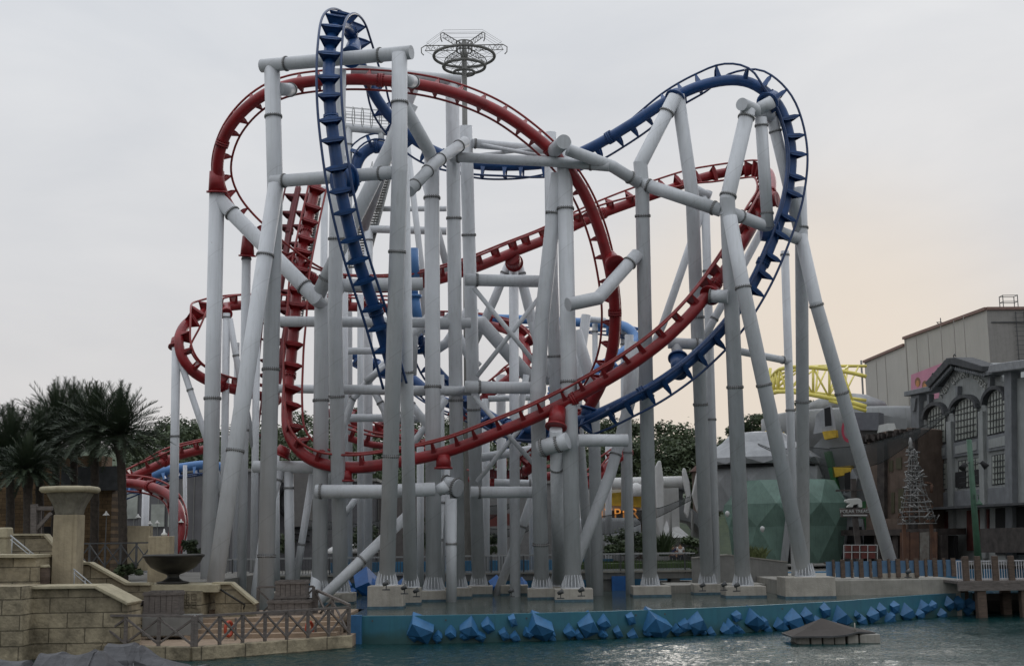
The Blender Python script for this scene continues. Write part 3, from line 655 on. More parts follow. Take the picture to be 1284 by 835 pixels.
cr_list = [(527,788,34,-.9),(548,798,12,.3),(565,792,15,0),(588,787,26,.5),(612,783,17,.1),(632,793,14,.5),(643,776,13,.9),(677,786,33,-.9),(692,798,11,.3),(714,790,16,.0),(737,783,28,.5),(757,779,18,.1),(775,791,13,.5),(791,774,14,.9),(822,782,36,-.8),(858,782,17,.6),(873,780,27,.5),(893,792,12,.2),(916,785,20,-.4),(923,770,14,.8),(945,776,27,-.6),(962,787,13,.2),(978,783,20,-.2),(994,776,26,.4),(1011,770,18,.2),(1023,779,15,.4),(1034,764,16,.8),(1054,772,26,-.5),(1079,776,16,.1),(1092,769,20,.4),(1104,763,15,.3),(1114,775,18,-.4),(1121,760,16,.8),(1135,766,22,-.2),(1152,768,14,.2),(1157,759,17,-.3),(1169,757,13,.4),(1180,769,16,.3),(1190,755,17,-.4),(1201,754,17,.3),(1214,756,18,.1),(1212,764,11,-.2)]
for k in range(24): x_r = 520 + k*29.5 + random.uniform(-8, 8); cr_list.append((min(x_r, 1205), {0: 795, 1: 795, 2: 793, 3: 789, 4: 780, 5: 770, 6: 764}[min(6, int((x_r-500)//110))] + random.uniform(-3, 2) - (6 if x_r > 1150 else 0), random.uniform(9, 16), random.uniform(-.9, .9)))
for (x, y, w_, tl) in cr_list:
    p, d = weir_at(x); q = P(x, y + 2, p.y - .12); s = w_ * p.y / F_PX
    bm = BM(); crystal(bm, q, s*.64, s*.95, tl*.8, math.atan2(d.y, d.x), .75); obj('faceted_block', bm, M_ROCK, t)
bm = BM()
for x in (467, 559, 660, 797, 833, 980): p, d = weir_at(x); pipe(bm, (p.x, p.y - .02, POOL-.14), (p.x, p.y - .004, POOL-.14), .035, seg=10)
obj('drain_holes', bm, M_DARKSTEEL, t)

# back edge of the pool, quay, blue rocks
t = thing('pool_back_wall', 'low blue painted wall along the back of the pool under the footbridge', 'wall', (-10, 74.5, 1))
bm = BM(); box(bm, (5, 75.4, 1.2), (62, .9, 1.1)); obj('wall', bm, M_BLUEWALL, t)
bm = BM(); box(bm, (P(592, 700, 80).x, 80, 2.0), (17.0, .4, 1.1)); tag(obj('blue_wall', bm, M_BLUEWALL), 'blue painted wall seen through the footbridge railing', 'wall')
for i, (x, y, w_, lab) in enumerate([(463, 738, 34, 'blue rock just right of the twin left footings'), (483, 735, 22, 'dark blue rock half hidden by the portal leg'), (510, 736, 20, 'blue rock between the portal leg and the next column'),
        (521, 738, 14, 'small blue rock at the right of the portal leg footing'), (606, 736, 14, 'tall blue rock right of the paired columns'), (625, 735, 20, 'broad blue rock left of the slim footing'), (655, 735, 16, 'blue rock behind the slim footing'), (437, 737, 18, 'blue rock left of the leaning brace foot')]):
    p = P(x, y, 70.5); bm = BM(); s = w_*70/F_PX*.66; crystal(bm, Vector((p.x, p.y, 1.35)), s, s*.9, random.uniform(-.4, .4), random.uniform(0, 1), .9)
    crystal(bm, Vector((p.x + s*.45, p.y - .2, 1.15)), s*.7, s*.8, random.uniform(-.6, .6), 1, .9); tag(obj('blue_rock', bm, M_ROCKD), lab, 'rock', 'blue rocks at the back of the pool')
t = thing('quay_wall', 'pale concrete quay wall behind the right hand footings', 'wall', (20, 62.6, 1))
xa, xb = P(985, 730, 63).x, P(1204, 730, 63).x
bm = BM(); box(bm, ((xa+xb)/2 + 0, 69.5, .6), (xb-xa, 13, 2.2)); obj('wall', bm, M_QUAY, t, bevel=.03)
bm = BM(); box(bm, ((P(838,730,68).x+xa)/2, 71.4, .45), (xa-P(838,730,68).x - .02, 7, 1.9)); obj('lower_ledge', bm, M_QUAY, t, bevel=.03)
t = thing('ramp_wall', 'plain grey concrete retaining wall of the ramp behind the right columns', 'wall', P(950, 720, 70.5))
bm = BM(); a, b, c, d = P(868, 700, 70.5), P(912, 696, 70.5), P(1000, 706, 68), P(1000, 745, 68); e = P(868, 745, 70.5)
prism(bm, [a, b, Vector((c.x, 70.5, c.z)), Vector((c.x, 70.5, 1.2)), Vector((a.x, 70.5, 1.2))], (0, .4, 0)); obj('wall', bm, M_CONCG, t)
bm = BM(); bar(bm, a + Vector((0, .2, .03)), b + Vector((0, .2, .03)), .5, .06); bar(bm, b + Vector((0, .2, .03)), Vector((c.x, 70.7, c.z + .03)), .5, .06); obj('coping', bm, M_QUAY, t)

# footbridge
t = thing('footbridge', 'grey footbridge with slim metal railing crossing behind the columns', 'footbridge', P(580, 722, 72))
x0, x1 = P(285, 720, 72).x, P(872, 720, 72).x
bm = BM(); box(bm, ((x0+x1)/2, 73, 1.78), (x1-x0, 2.2, .36)); obj('deck', bm, M_CONCG, t, bevel=.02)
bm = BM(); box(bm, ((x0+x1)/2, 71.82, 2.0), (x1-x0, .12, .09)); obj('kerb_rail', bm, M_QUAY, t)
for yy in (71.9, 74.0):
    bm = BM(); box(bm, ((x0+x1)/2, yy, 2.93), (x1-x0, .07, .06)); box(bm, ((x0+x1)/2, yy, 2.07), (x1-x0, .04, .04)); obj('handrail', bm, M_RAIL, t)
    bm = BM(); x = x0 + .1
    while x < x1: bar(bm, (x, yy, 2.07), (x, yy, 2.9), .018, .018); x += .16
    obj('balusters', bm, M_DARKSTEEL, t)
x = x0 + .3
while x < x1:
    bm = BM(); box(bm, (x, 71.9, 2.42), (.07, .09, 1.02)); obj('rail_post', bm, M_DARKSTEEL, t); x += 1.75
for px in (332, 470, 760, 845):
    q = P(px, 730, 72.8); bm = BM(); box(bm, (q.x, 72.9, 1.1), (.5, 1.6, 1.0)); obj('pier', bm, M_CONCG, t)
q = P(776, 735, 72); bm = BM(); box(bm, (q.x, 71.9, 1.25), (.78, .3, 1.05)); obj('hanging_panel', bm, M_ROCKD, t)

# blue panel fence on the quay, white bar railing and pier on the right
t = thing('panel_fence', 'quay fence of pale blue panels between dark timber posts', 'fence', P(1110, 722, 64))
fz0, fz1 = ZP(1110, 723, 64), ZP(1110, 702.5, 64)
PAN = mat('pale_blue_panel', (.075, .155, .26), rough=.6, var=.2, scale=2)
px = 1036
random.seed(5)
while px < 1209:
    a, b = P(px, 715, 64), P(px + 8, 715, 64); bm = BM(); box(bm, ((a.x+b.x)/2, 64, (fz0+fz1)/2), (b.x-a.x, .06, fz1-fz0-random.uniform(0, .04))); obj('panel', bm, PAN, t)
    c = P(px + 9.8, 715, 63.8); bm = BM(); box(bm, (c.x, 63.9, (fz0+fz1)/2 + .03), (.1 if int(px) % 22 < 11 else .2, .14, fz1-fz0+.1)); obj('post', bm, M_WOODB, t); px += 11.6
bm = BM(); bar(bm, (P(1034, 715, 64).x, 64.1, fz1 - .08), (P(1210, 715, 64).x, 64.1, fz1 - .08), .06, .08); obj('rail', bm, M_WOODB, t)
t = thing('pier', 'dark timber pier on piles at the right edge', 'pier', P(1240, 740, 61))
pz = 1.6; x0, x1 = P(1201, 735, 61).x, P(1330, 735, 61).x
bm = BM(); n = 9
for i in range(5): box(bm, ((x0+x1)/2, 61.2 + i*.62, pz), (x1-x0, .6, .12))
obj('deck', bm, M_WOODG, t)
bm = BM(); box(bm, ((x0+x1)/2, 61, pz - .22), (x1-x0, .18, .32)); obj('edge_beam', bm, M_WOODG, t)
for px_ in (1229, 1284, 1330):
    for yy in (61.2, 63.6): q = P(px_, 740, 61.2); bm = BM(); box(bm, (q.x, yy, .5), (.42, .42, 2.0)); obj('pile', bm, M_WOODB, t, bevel=.03)
t = thing('bar_railing', 'white bar railing with stout timber posts along the pier', 'railing', P(1250, 724, 61.3))
WHT = mat('white_bar_paint', (.5, .5, .52), rough=.5)
z0, z1 = pz + .1, ZP(1250, 702, 61.3)
for zz in (z0 + .04, z1 - .03): bm = BM(); bar(bm, (x0 + .1, 61.3, zz), (x1, 61.3, zz), .04, .05); obj('rail', bm, WHT, t)
bm = BM(); x = x0 + .1
while x < x1: bar(bm, (x, 61.3, z0), (x, 61.3, z1 - .04), .03, .03); x += .115
obj('bars', bm, WHT, t)
for px_ in (1211, 1226, 1248, 1268, 1290): q = P(px_, 720, 61.2); bm = BM(); box(bm, (q.x, 61.15, (z0+z1)/2 + .05), (.26, .2, z1-z0+.3)); obj('post', bm, M_WOODB, t, bevel=.02)

# floating platform with peaked cover
t = thing('floating_platform', 'pontoon of pale float blocks under a peaked brown cover near the weir', 'pontoon', G(1040, 806, 0))
g = G(1040, 807, 0); u = g.y / F_PX
for i, dx in enumerate((-33, -18, -3, 11, 27, 42, 54)):
    for k in range(3): bm = BM(); box(bm, (g.x + dx*u + .1, g.y + .35 + k*.5, .14), (13*u, .46, .34)); obj('float_block', bm, M_FLOAT, t, bevel=.03)
bm = BM(); c = Vector((g.x, g.y + .8, 0)); top = bm.verts.new((c.x - 2*u, c.y, .86)); rim = []
prof = [(-46, -.95, .3), (-20, -1.0, .3), (4, -1.0, .3), (18, -.98, .33), (36, -.75, .42), (60, -.4, .36), (60, .7, .36), (20, .85, .38), (-20, .85, .34), (-46, .85, .3)]
rim = [bm.verts.new((g.x + a*u, c.y + b, z)) for a, b, z in prof]; mid = [bm.verts.new(((c.x-2*u)*.45 + v.co.x*.55, c.y*.45 + v.co.y*.55, .86*.40 + v.co.z*.55 + random.uniform(-.02, .03))) for v in rim]
for i in range(len(rim)):
    j = (i+1) % len(rim); bm.faces.new((rim[i], rim[j], mid[j], mid[i])); bm.faces.new((mid[i], mid[j], top))
o = obj('cover', bm, M_CLOTHB, t); md = o.modifiers.new('solid', 'SOLIDIFY'); md.thickness = .03
bm = BM(); pts = [(g.x + a*u, c.y + b, z - .03) for a, b, z in prof]
for a, b in zip(pts, pts[1:] + pts[:1]): bar(bm, a, b, .05, .06)
obj('edge_rope', bm, M_DARKSTEEL, t)
bm = BM(); pipe(bm, (g.x + 33*u, g.y + .1, .4), (g.x + 33*u, g.y + .1, .72), .035, .02, seg=10); obj('marker_light', bm, M_FLOAT, t)

# boats under tarpaulins, bottom left
def tarp_boat(label, pts, y0, depth, seed):
    """cover hung tightly over hard edged shapes: ridges run from the profile points, the sides fall in flat folds"""
    random.seed(seed); W = [P(x, y, y0 + depth*.5) for x, y in pts]; t = thing('covered_boat', label, 'boat', (sum(w_.x for w_ in W)/len(W), y0 + depth/2, 0), 'boats under grey covers')
    bm = BM(); rows = [(0, 0), (.06, .45), (.3, .93), (.5, 1.0), (.72, .9), (.95, .4), (1, 0)]; fine = []
    for a, b in zip(W[:-1], W[1:]):
        for k in range(3): fine.append(a.lerp(b, k/3) - Vector((0, 0, .05*math.sin(math.pi*k/3))))
    fine.append(W[-1]); grid = []
    for dy, hf in rows:
        row = []
        for i, w_ in enumerate(fine):
            j = random.uniform(-.035, .035); row.append(bm.verts.new((w_.x + j, y0 + dy*depth + random.uniform(-.04, .04) + .25*math.sin(i*.7 + seed)*(.5-dy)*0, max(.08, w_.z)*hf + .13*(1-hf) + (j if 0 < hf < 1 else 0))))
        grid.append(row)
    for a, b in zip(grid[:-1], grid[1:]):
        for i in range(len(a)-1):
            if (i + len(grid)) % 2: bm.faces.new((a[i], a[i+1], b[i+1])); bm.faces.new((a[i], b[i+1], b[i]))
            else: bm.faces.new((a[i], a[i+1], b[i])); bm.faces.new((a[i+1], b[i+1], b[i]))
    obj('cover', bm, M_TARP, t, smooth=False); bm = BM()
    for row_i in (0, ):
        for i in range(0, len(fine)-1): bar(bm, (fine[i].x, y0 - .03, .14), (fine[i+1].x, y0 - .03, .14), .03, .03)
    for i in range(1, len(fine)-1, 4): bar(bm, (fine[i].x, y0 - .02, max(.3, fine[i].z*.45)), (fine[i].x + .03, y0 - .03, .05), .02, .02)
    obj('lashing', bm, M_RAIL, t)
    bm = BM(); xa, xb = min(w_.x for w_ in W) + .08, max(w_.x for w_ in W) - .08; ym = y0 + depth/2; hull = []
    for z, kx, ky in ((-.25, .8, .6), (.12, 1, .96)): hull.append([bm.verts.new(((xa+xb)/2 + (xb-xa)/2*kx*cx, ym + depth/2*ky*cy, z)) for cx, cy in ((-.9, -1), (.6, -1), (1, 0), (.6, 1), (-.9, 1))])
    for i in range(5): bm.faces.new((hull[0][i], hull[0][(i+1) % 5], hull[1][(i+1) % 5], hull[1][i]))
    bm.faces.new(hull[1]); bm.faces.new(list(reversed(hull[0]))); obj('hull', bm, M_DARKSTEEL, t)
tarp_boat('boat under a flat grey cover at the bottom left corner', [(-70, 850), (-45, 828), (0, 826), (34, 827), (50, 850)], 38, 1.6, 3)
tarp_boat('boat under a dark grey cover with a pale ridge, in front of the stone wall', [(47, 838), (52, 818), (78, 816), (92, 821), (118, 813), (126, 815), (165, 848)], 38.6, 1.7, 4)
tarp_boat('boat under a creased grey cover with a high peak beside the cross braced fence', [(126, 830), (136, 806), (170, 804.5), (178, 808), (198, 823), (232, 833), (256, 834)], 40.2, 1.7, 9)

# ------------------------------------------------------------------ stone terrace, lower left
def wallp(name, poly, y, th, m, parent, y2=None):
    bm = BM(); prism(bm, [P(x, yy, y) for x, yy in poly], (0, th, 0)); return obj(name, bm, m, parent, bevel=0)
TZ = .42
f1, f2, f3 = G(110, 809, TZ), G(240, 812, TZ), G(440, 797, TZ)
bm = BM(); prism(bm, [Vector((f1.x, f1.y, TZ)), Vector((f2.x, f2.y, TZ)), Vector((f3.x, f3.y, TZ)), Vector((f3.x, 60, TZ)), Vector((f1.x - 6, 60, TZ)), Vector((f1.x - 6, f1.y, TZ))], (0, 0, -1.4))
o = obj('terrace', bm, [M_STEP]); tag(o, kind='structure')
t = thing('terrace_edge', 'sandstone kerb of the waterside terrace carrying the cross braced fence', 'kerb', f2)
for a, b in ((f1, f2), (f2, f3)): bm = BM(); d = (b-a).normalized(); nn = Vector((d.y, -d.x, 0)); prism(bm, [a + nn*.12 + Vector((0,0,.03)), b + nn*.12 + Vector((0,0,.03)), b - nn*.3 + Vector((0,0,.03)), a - nn*.3 + Vector((0,0,.03))], (0, 0, -1.1)); obj('kerb', bm, M_STONE, t, bevel=.03)
t = thing('terrace_steps', 'broad shallow stone steps rising behind the cross braced fence', 'steps', P(350, 780, 50))
for i in range(4):
    x0, x1 = P(232, 790, 49).x, left_end.x - .15; y = 48.9 + i*.55; bm = BM(); z = TZ + .16*(i+1)
    prism(bm, [Vector((x0, y, z)), Vector((x1, y + .35, z)), Vector((x1, 56, z)), Vector((x0, 56, z))], (0, 0, -.17 if i else -.2)); obj('tread', bm, M_STEP, t, bevel=.015)
UZ = TZ + .64
# cross braced timber fence
t = thing('cross_braced_fence', 'weathered timber fence with X braces along the waterside terrace', 'fence', f2)
def xfence(a, b, n, h, t, m, w=.09, open_end=True):
    for i in range(n + 1):
        p = a.lerp(b, i/n); bm = BM(); box(bm, (p.x, p.y, p.z + h/2), (w*1.25, w*1.25, h)); obj('post', bm, m, t)
    d = (b-a); nn = Vector((-d.y, d.x, 0)).normalized()*.035
    bm = BM(); bar(bm, a + Vector((0,0,h)), b + Vector((0,0,h)), w*1.3, w*.9); obj('top_rail', bm, m, t)
    for i in range(n):
        p, q = a.lerp(b, i/n), a.lerp(b, (i+1)/n); bm = BM()
        bar(bm, p + nn + Vector((0,0,.08)), q + nn + Vector((0,0,h-.08)), w*.7, w*.7); bar(bm, p - nn + Vector((0,0,h-.08)), q - nn + Vector((0,0,.08)), w*.7, w*.7); obj('cross_brace', bm, m, t)
h = 1.0; z3 = Vector((0, 0, .035)); inn = Vector((0, .12, 0))
xfence(f1 + Vector((.15, .1, .03)), f2 + inn + z3, 3, h, t, M_WOODG)
xfence(f2 + inn + z3 + Vector((.12, 0, 0)), f3 + Vector((-.1, .12, .03)), 7, h, t, M_WOODG)
t = thing('return_fence', 'short timber fence return running back from the left end of the waterside fence', 'fence', f1)
xfence(f1 + Vector((.1, .25, .03)), f1 + Vector((1.05, 3.2, .35)), 1, h, t, M_WOODG)
t = thing('rear_terrace_fence', 'timber fence behind the stacked crates at the terrace corner', 'fence', P(400, 770, 53))
xfence(Vector((P(322, 770, 53).x, 53.2, UZ - .2)), Vector((P(392, 770, 53).x, 53.2, UZ - .2)), 2, 1.25, t, M_WOODG); xfence(Vector((P(396, 770, 53).x, 53.2, UZ - .2)), Vector((f3.x - .15, 50.2, TZ)), 2, 1.1, t, M_WOODG)
for px_ in (287, 388):
    g = P(px_, 788, 48.2 if px_ < 300 else 49.4); t = thing('lifebuoy', ('orange lifebuoy behind the %s of the terrace fence' % ('left half' if px_ < 300 else 'right half')), 'lifebuoy', g, 'orange lifebuoys on the terrace')
    bm = BM(); sweep(bm, [g + Vector((math.cos(a)*.09, math.cos(a)*.18, math.sin(a)*.25)) for a in [2*math.pi*k/24 for k in range(24)]], .06, seg=8, closed=True); obj('ring', bm, M_ORANGE, t)
    bm = BM(); box(bm, (g.x + .22, g.y + .1, g.z - .1), (.07, .07, .95)); obj('stand', bm, M_WOODG, t)

# big retaining walls
t = thing('left_stone_wall', 'coursed sandstone retaining wall rising from the water at the lower left', 'wall', P(90, 780, 46.5))
wallp('wall', [(24, 738), (120, 737), (160, 759), (160, 850), (24, 850)], 46.5, 1.6, M_STONE, t)
bm = BM(); a, b, c, d = P(24, 736.5, 46.4), P(120, 735.5, 46.4), P(161, 757, 46.4), P(161, 766, 46.4)
for p, q in ((a, b), (b, c)): bar(bm, p + Vector((0, .8, 0)), q + Vector((0, .8, 0)), 1.75, .12)
obj('coping', bm, M_STONES, t, bevel=.03)
t = thing('corner_stone_block', 'taller sandstone block at the far left edge beside the steps', 'wall', P(10, 760, 45.4))
wallp('wall', [(-90, 735), (27, 735), (27, 850), (-90, 850)], 45.4, 2.4, M_STONE, t); wallp('upper_wall', [(-90, 698), (45, 698), (45, 745), (-90, 745)], 47.9, 2.4, M_STONE, t)
bm = BM(); a, b = P(-90, 697, 47.8), P(46, 697, 47.8); bar(bm, a + Vector((0, 1.2, 0)), b + Vector((0, 1.2, 0)), 2.6, .1); obj('coping', bm, M_STONES, t)
t = thing('stone_stump', 'broken sandstone stump above the far left wall', 'stone', P(5, 665, 51)); bm = BM(); box(bm, P(2, 668, 51.5), (.75, .7, .42), taper=.9); box(bm, P(2, 690, 51.5), (.6, .6, 1.1)); obj('stump', bm, M_STONES, t, bevel=.06)
t = thing('stone_stair_parapet', 'stepped sandstone parapet behind the pillar, sloping down to the right', 'wall', P(130, 720, 50.8))
wallp('wall', [(60, 707), (111, 707), (158, 733), (188, 733), (188, 800), (60, 800)], 50.8, .5, M_STONE, t)
bm = BM(); pp = [P(x, y, 50.7) for x, y in ((60, 706), (111, 706), (158, 732), (188, 732))]
for p, q in zip(pp[:-1], pp[1:]): bar(bm, p + Vector((0, .3, 0)), q + Vector((0, .3, 0)), .62, .09)
obj('coping', bm, M_STONES, t)
t = thing('upper_stair_parapet', 'rough sandstone parapet high behind the left pillar', 'wall', P(40, 690, 54))
wallp('wall', [(14, 671), (55, 671), (66, 684), (110, 712), (110, 740), (14, 740)], 54, .5, M_STONE, t)
bm = BM(); pp = [P(x, y, 53.9) for x, y in ((14, 670), (55, 670), (66, 683), (110, 711))]
for p, q in zip(pp[:-1], pp[1:]): bar(bm, p + Vector((0, .3, 0)), q + Vector((0, .3, 0)), .62, .08)
obj('coping', bm, M_STONES, t)
for i, (a, b, yy, lab) in enumerate([((13, 671), (62, 711), 49.6, 'twin metal handrail descending left of the pillar'), ((92, 713), (122, 738), 48.9, 'single metal handrail descending right of the pillar')]):
    t = thing('handrail', lab, 'handrail', P(*b, yy)); bm = BM(); pipe(bm, P(*a, yy), P(*b, yy), .03, seg=10); pipe(bm, P(a[0], a[1]+5, yy), P(b[0], b[1]+5, yy), .02, seg=10); obj('rails', bm, M_RAIL, t)
    bm = BM(); 
    for f in (.05, .5, .97): q = P(*a, yy).lerp(P(*b, yy), f); pipe(bm, q, q - Vector((0, 0, .9)), .022, seg=8)
    obj('posts', bm, M_RAIL, t)
t = thing('dark_barrel', 'dark timber tub in the gap between the left wall and the pillar', 'tub', P(52, 725, 48.5)); q = P(52, 733, 48.6)
bm = BM(); lathe(bm, (q.x, q.y, q.z), [(.26, 0), (.3, .3), (.27, .62)], seg=14, smooth=False); obj('tub', bm, M_WOODB, t); bm = BM(); lathe(bm, (q.x, q.y, q.z + .63), [(.3, 0), (.24, .1)], seg=14); obj('lid', bm, M_STONES, t)
# pillar with spreading capital
q = P(78, 738, 49.2); u = q.y / F_PX
t = thing('stone_pillar', 'square sandstone pillar topped by a flared fluted capital', 'pillar', (q.x, q.y + .5, q.z))
bm = BM(); zt = ZP(78, 645, 49.2); box(bm, (q.x, q.y + .5, (q.z + zt)/2 - .4), (30*u, 30*u, zt - q.z + .8)); obj('shaft', bm, M_STONEP, t, bevel=.03)
bm = BM(); z2 = ZP(78, 617, 49.2); n = 12
M_CAP = mat('capital_weathered_stone', (.16, .15, .12), rough=.9, var=.35, scale=3, streak=.5, bump=.4)
lo = []; hi = []
def sq(k, r): a = 2*math.pi*k/32; c_, s_ = math.cos(a), math.sin(a); f = r / max(abs(c_), abs(s_))**.8 * (1.0 if k % 4 else .95); return c_*f, s_*f
prof = [(15, 0), (16.5, .25), (19, .5), (23, .78), (26, 1.0)]; rings = []
for r_, f in prof: rings.append([bm.verts.new((q.x + sq(k, r_*u)[0], q.y + .5 + sq(k, r_*u)[1], zt + (z2-zt)*f)) for k in range(32)])
for A, B_ in zip(rings[:-1], rings[1:]):
    for k in range(32): bm.faces.new((A[k], A[(k+1) % 32], B_[(k+1) % 32], B_[k]))
bm.faces.new(list(reversed(rings[0]))); bm.faces.new(rings[-1]); obj('capital', bm, M_CAP, t)
bm = BM(); sweepr = []
for r_, f in ((30, -.02), (32.5, .35), (32, .8), (29, 1.0)): sweepr.append([bm.verts.new((q.x + sq(k, r_*u)[0] + random.uniform(-.02, .02), q.y + .5 + sq(k, r_*u)[1], z2 + .22*f + random.uniform(-.015, .015))) for k in range(32)])
for A, B_ in zip(sweepr[:-1], sweepr[1:]):
    for k in range(32): f = bm.faces.new((A[k], A[(k+1) % 32], B_[(k+1) % 32], B_[k])); f.smooth = True
bm.faces.new(list(reversed(sweepr[0]))); bm.faces.new(sweepr[-1]); obj('cap_slab', bm, M_STONES, t)
t = thing('timber_gallows', 'grey timber post with a braced arm behind the capital', 'timber frame', P(44, 670, 55)); bm = BM()
bar(bm, P(43, 632, 55), P(43, 690, 55), .24, .24); bar(bm, P(43, 637, 55), P(66, 637, 55), .16, .16); bar(bm, P(45, 664, 55), P(64, 643, 55), .14, .14); bar(bm, P(50, 640, 55.2), P(50, 670, 55.2), .14, .14); obj('frame', bm, M_WOODG, t)
# lamp pillar, urn wall
q = P(201, 735, 54.5); u = 54.5 / F_PX
t = thing('lamp_pillar', 'slim sandstone pillar behind the urn carrying a small white lamp', 'pillar', q); bm = BM(); zt = ZP(201, 672, 54.5); box(bm, (q.x, q.y, (q.z + zt)/2 - .5), (26*u, 26*u, zt-q.z+1)); obj('shaft', bm, M_STONEP, t, bevel=.03)
bm = BM(); lathe(bm, (q.x + .1, q.y, zt), [(.11, .02), (.13, .08), (.05, .16), (.02, .3)], seg=12); obj('lamp', bm, mat('white_lamp_shade', (.6, .6, .57), rough=.4), t)
t = thing('urn_wall', 'sandstone stair wall carrying the urn, with carved square marks and a sloping end', 'wall', P(230, 760, 51))
wallp('wall', [(158, 741), (252, 741), (252, 830), (158, 830)], 50.6, 3.2, M_STONE, t)
wallp('upper_course', [(150, 733), (272, 733), (272, 742), (150, 742)], 50.9, 2.6, M_STONES, t)
wallp('end_parapet', [(270, 732), (290, 732), (318, 757), (318, 790), (270, 790)], 51.6, .55, M_STONE, t)
bm = BM(); pp = [P(x, y, 51.5) for x, y in ((266, 731), (289, 731), (320, 757))]
for p, q in zip(pp[:-1], pp[1:]): bar(bm, p + Vector((0, .33, 0)), q + Vector((0, .33, 0)), .7, .08)
obj('coping', bm, M_STONES, t)
bm = BM(); pipe(bm, P(277, 739, 51.3), P(307, 758, 51.3), .04, seg=10); pipe(bm, P(277, 739, 51.3), P(277, 739, 51.7), .03, seg=8); pipe(bm, P(307, 758, 51.3), P(305, 764, 51.7), .03, seg=8); obj('handrail', bm, M_BRONZE, t)
bm = BM()
for i in range(4):                       # carved square outlines on the block face
    cx, cy = 234 + (i % 2)*9, 748 + (i//2)*10
    for (ax, ay, bx, by) in ((-3, -3.5, 3, -3.5), (-3, 3.5, 3, 3.5), (-3, -3.5, -3, 3.5), (3, -3.5, 3, 3.5), (-1, -.5, 2, -.5)): bar(bm, P(cx+ax, cy+ay, 50.59), P(cx+bx, cy+by, 50.59), .025, .025)
obj('carved_marks', bm, mat('carving_shadow_stone', (.12, .1, .07), rough=.9), t)
for i in range(5): bm = BM(); a, b = P(252, 787 - i*5.6, 50.9 + i*.25), P(283, 787 - i*5.6, 50.9 + i*.25); box(bm, ((a.x+b.x)/2, a.y + .6, a.z - .3), (b.x-a.x, 1.2, .6)); obj('step', bm, M_STEP, t)
q = P(217, 731, 52); u = 52 / F_PX
t = thing('bronze_urn', 'wide shallow dark bronze urn on a short foot above the stair wall', 'urn', q)
bm = BM(); lathe(bm, q, [(20*u, 0), (20*u, .05), (13*u, .1), (8*u, .2), (7*u, .3), (10*u, .38)], seg=32); obj('foot', bm, M_BRONZE, t)
bm = BM(); rings = []
for r_, z in ((10, .36), (18, .46), (27, .62), (33, .84), (35, .98), (37.5, 1.03), (37.5, 1.1), (35.5, 1.12), (30, .95), (12, .55)):
    rings.append([bm.verts.new((q.x + math.cos(2*math.pi*k/48)*r_*u*(1 + (.012 if k % 2 else -.012)*(z < 1)), q.y + math.sin(2*math.pi*k/48)*r_*u, q.z + z)) for k in range(48)])
for A, B_ in zip(rings[:-1], rings[1:]):
    for k in range(48): bm.faces.new((A[k], A[(k+1) % 48], B_[(k+1) % 48], B_[k])).smooth = True
bm.faces.new(list(reversed(rings[0]))); bm.faces.new(rings[-1]); obj('bowl', bm, M_BRONZE, t)
def crate(label, px, pyb, Y, wpx, hpx, dm=.9, seed=1):
    random.seed(seed); q = P(px, pyb, Y); u = Y/F_PX; w_, h_ = wpx*u, hpx*u; t = thing('planter_crate', label, 'crate', (q.x, q.y + dm/2, q.z), 'weathered plank crates on the terrace')
    bm = BM(); n = 6
    for i in range(n):
        x = q.x - w_/2 + w_*(i+.5)/n; box(bm, (x, q.y, q.z + h_/2), (w_/n - .015, .05, h_ - random.uniform(0, .03))); box(bm, (x, q.y + dm, q.z + h_/2), (w_/n - .015, .05, h_))
    for i in range(4):
        for s in (-1, 1): box(bm, (q.x + s*(w_/2 - .03), q.y + dm*(i+.5)/4, q.z + h_/2 - .01), (.05, dm/4 - .02, h_ - .03))
    obj('planks', bm, M_WOODG, t)
    for zz in (.08, h_ - .1):
        bm = BM(); box(bm, (q.x, q.y - .04, q.z + zz), (w_ + .06, .04, .1)); box(bm, (q.x, q.y + dm + .04, q.z + zz), (w_ + .06, .04, .1))
        for s in (-1, 1): box(bm, (q.x + s*(w_/2 + .02), q.y + dm/2, q.z + zz), (.04, dm + .02, .1))
        obj('batten', bm, M_WOODG, t)
    bm = BM(); box(bm, (q.x, q.y + dm/2, q.z + h_ - .12), (w_ - .14, dm - .1, .1)); obj('fill', bm, M_DARKSTEEL, t); return t
crate('grey plank crate standing in front of the urn wall', 201, 772, 49.2, 42, 30, seed=2)
crate('upper dark plank crate stacked on another at the terrace corner', 364, 751, 52.3, 37, 23, seed=3)
crate('wider lower plank crate carrying a second crate at the terrace corner', 361, 774, 52.1, 50, 22, dm=1.2, seed=4)
t = thing('stone_plinth', 'low grey stone plinth under the crate by the urn wall', 'plinth', P(208, 795, 48.9)); bm = BM(); a, b = P(178, 772.5, 48.9), P(243, 797, 48.9); prism(bm, [Vector((a.x, 48.9, a.z)), Vector((b.x, 48.9, a.z)), Vector((b.x, 48.9, b.z)), Vector((a.x, 48.9, b.z))], (0, 1.4, 0)); obj('plinth', bm, M_CONCG, t, bevel=.04)
t = thing('dark_cross_fence', 'dark X braced fence in the shade behind the palms', 'fence', P(140, 700, 60)); a = P(92, 712, 60.5); b = P(190, 712, 60.5); xfence(Vector((a.x, 60.5, a.z)), Vector((b.x, 60.5, a.z)), 5, 1.1, t, M_DARKSTEEL, w=.07)
bm = BM(); a, b = P(-60, 700, 58), P(262, 725, 58); box(bm, ((a.x+b.x)/2, 67, 1.1), (b.x-a.x, 17, 2.2)); tag(obj('upper_ground', bm, M_GROUND), kind='structure')
t = thing('low_block_wall', 'plain low sandstone wall between the palms and the lamp pillar', 'wall', P(178, 690, 62)); wallp('wall', [(150, 659), (188, 659), (188, 715), (150, 715)], 62, .5, M_STONEP, t)

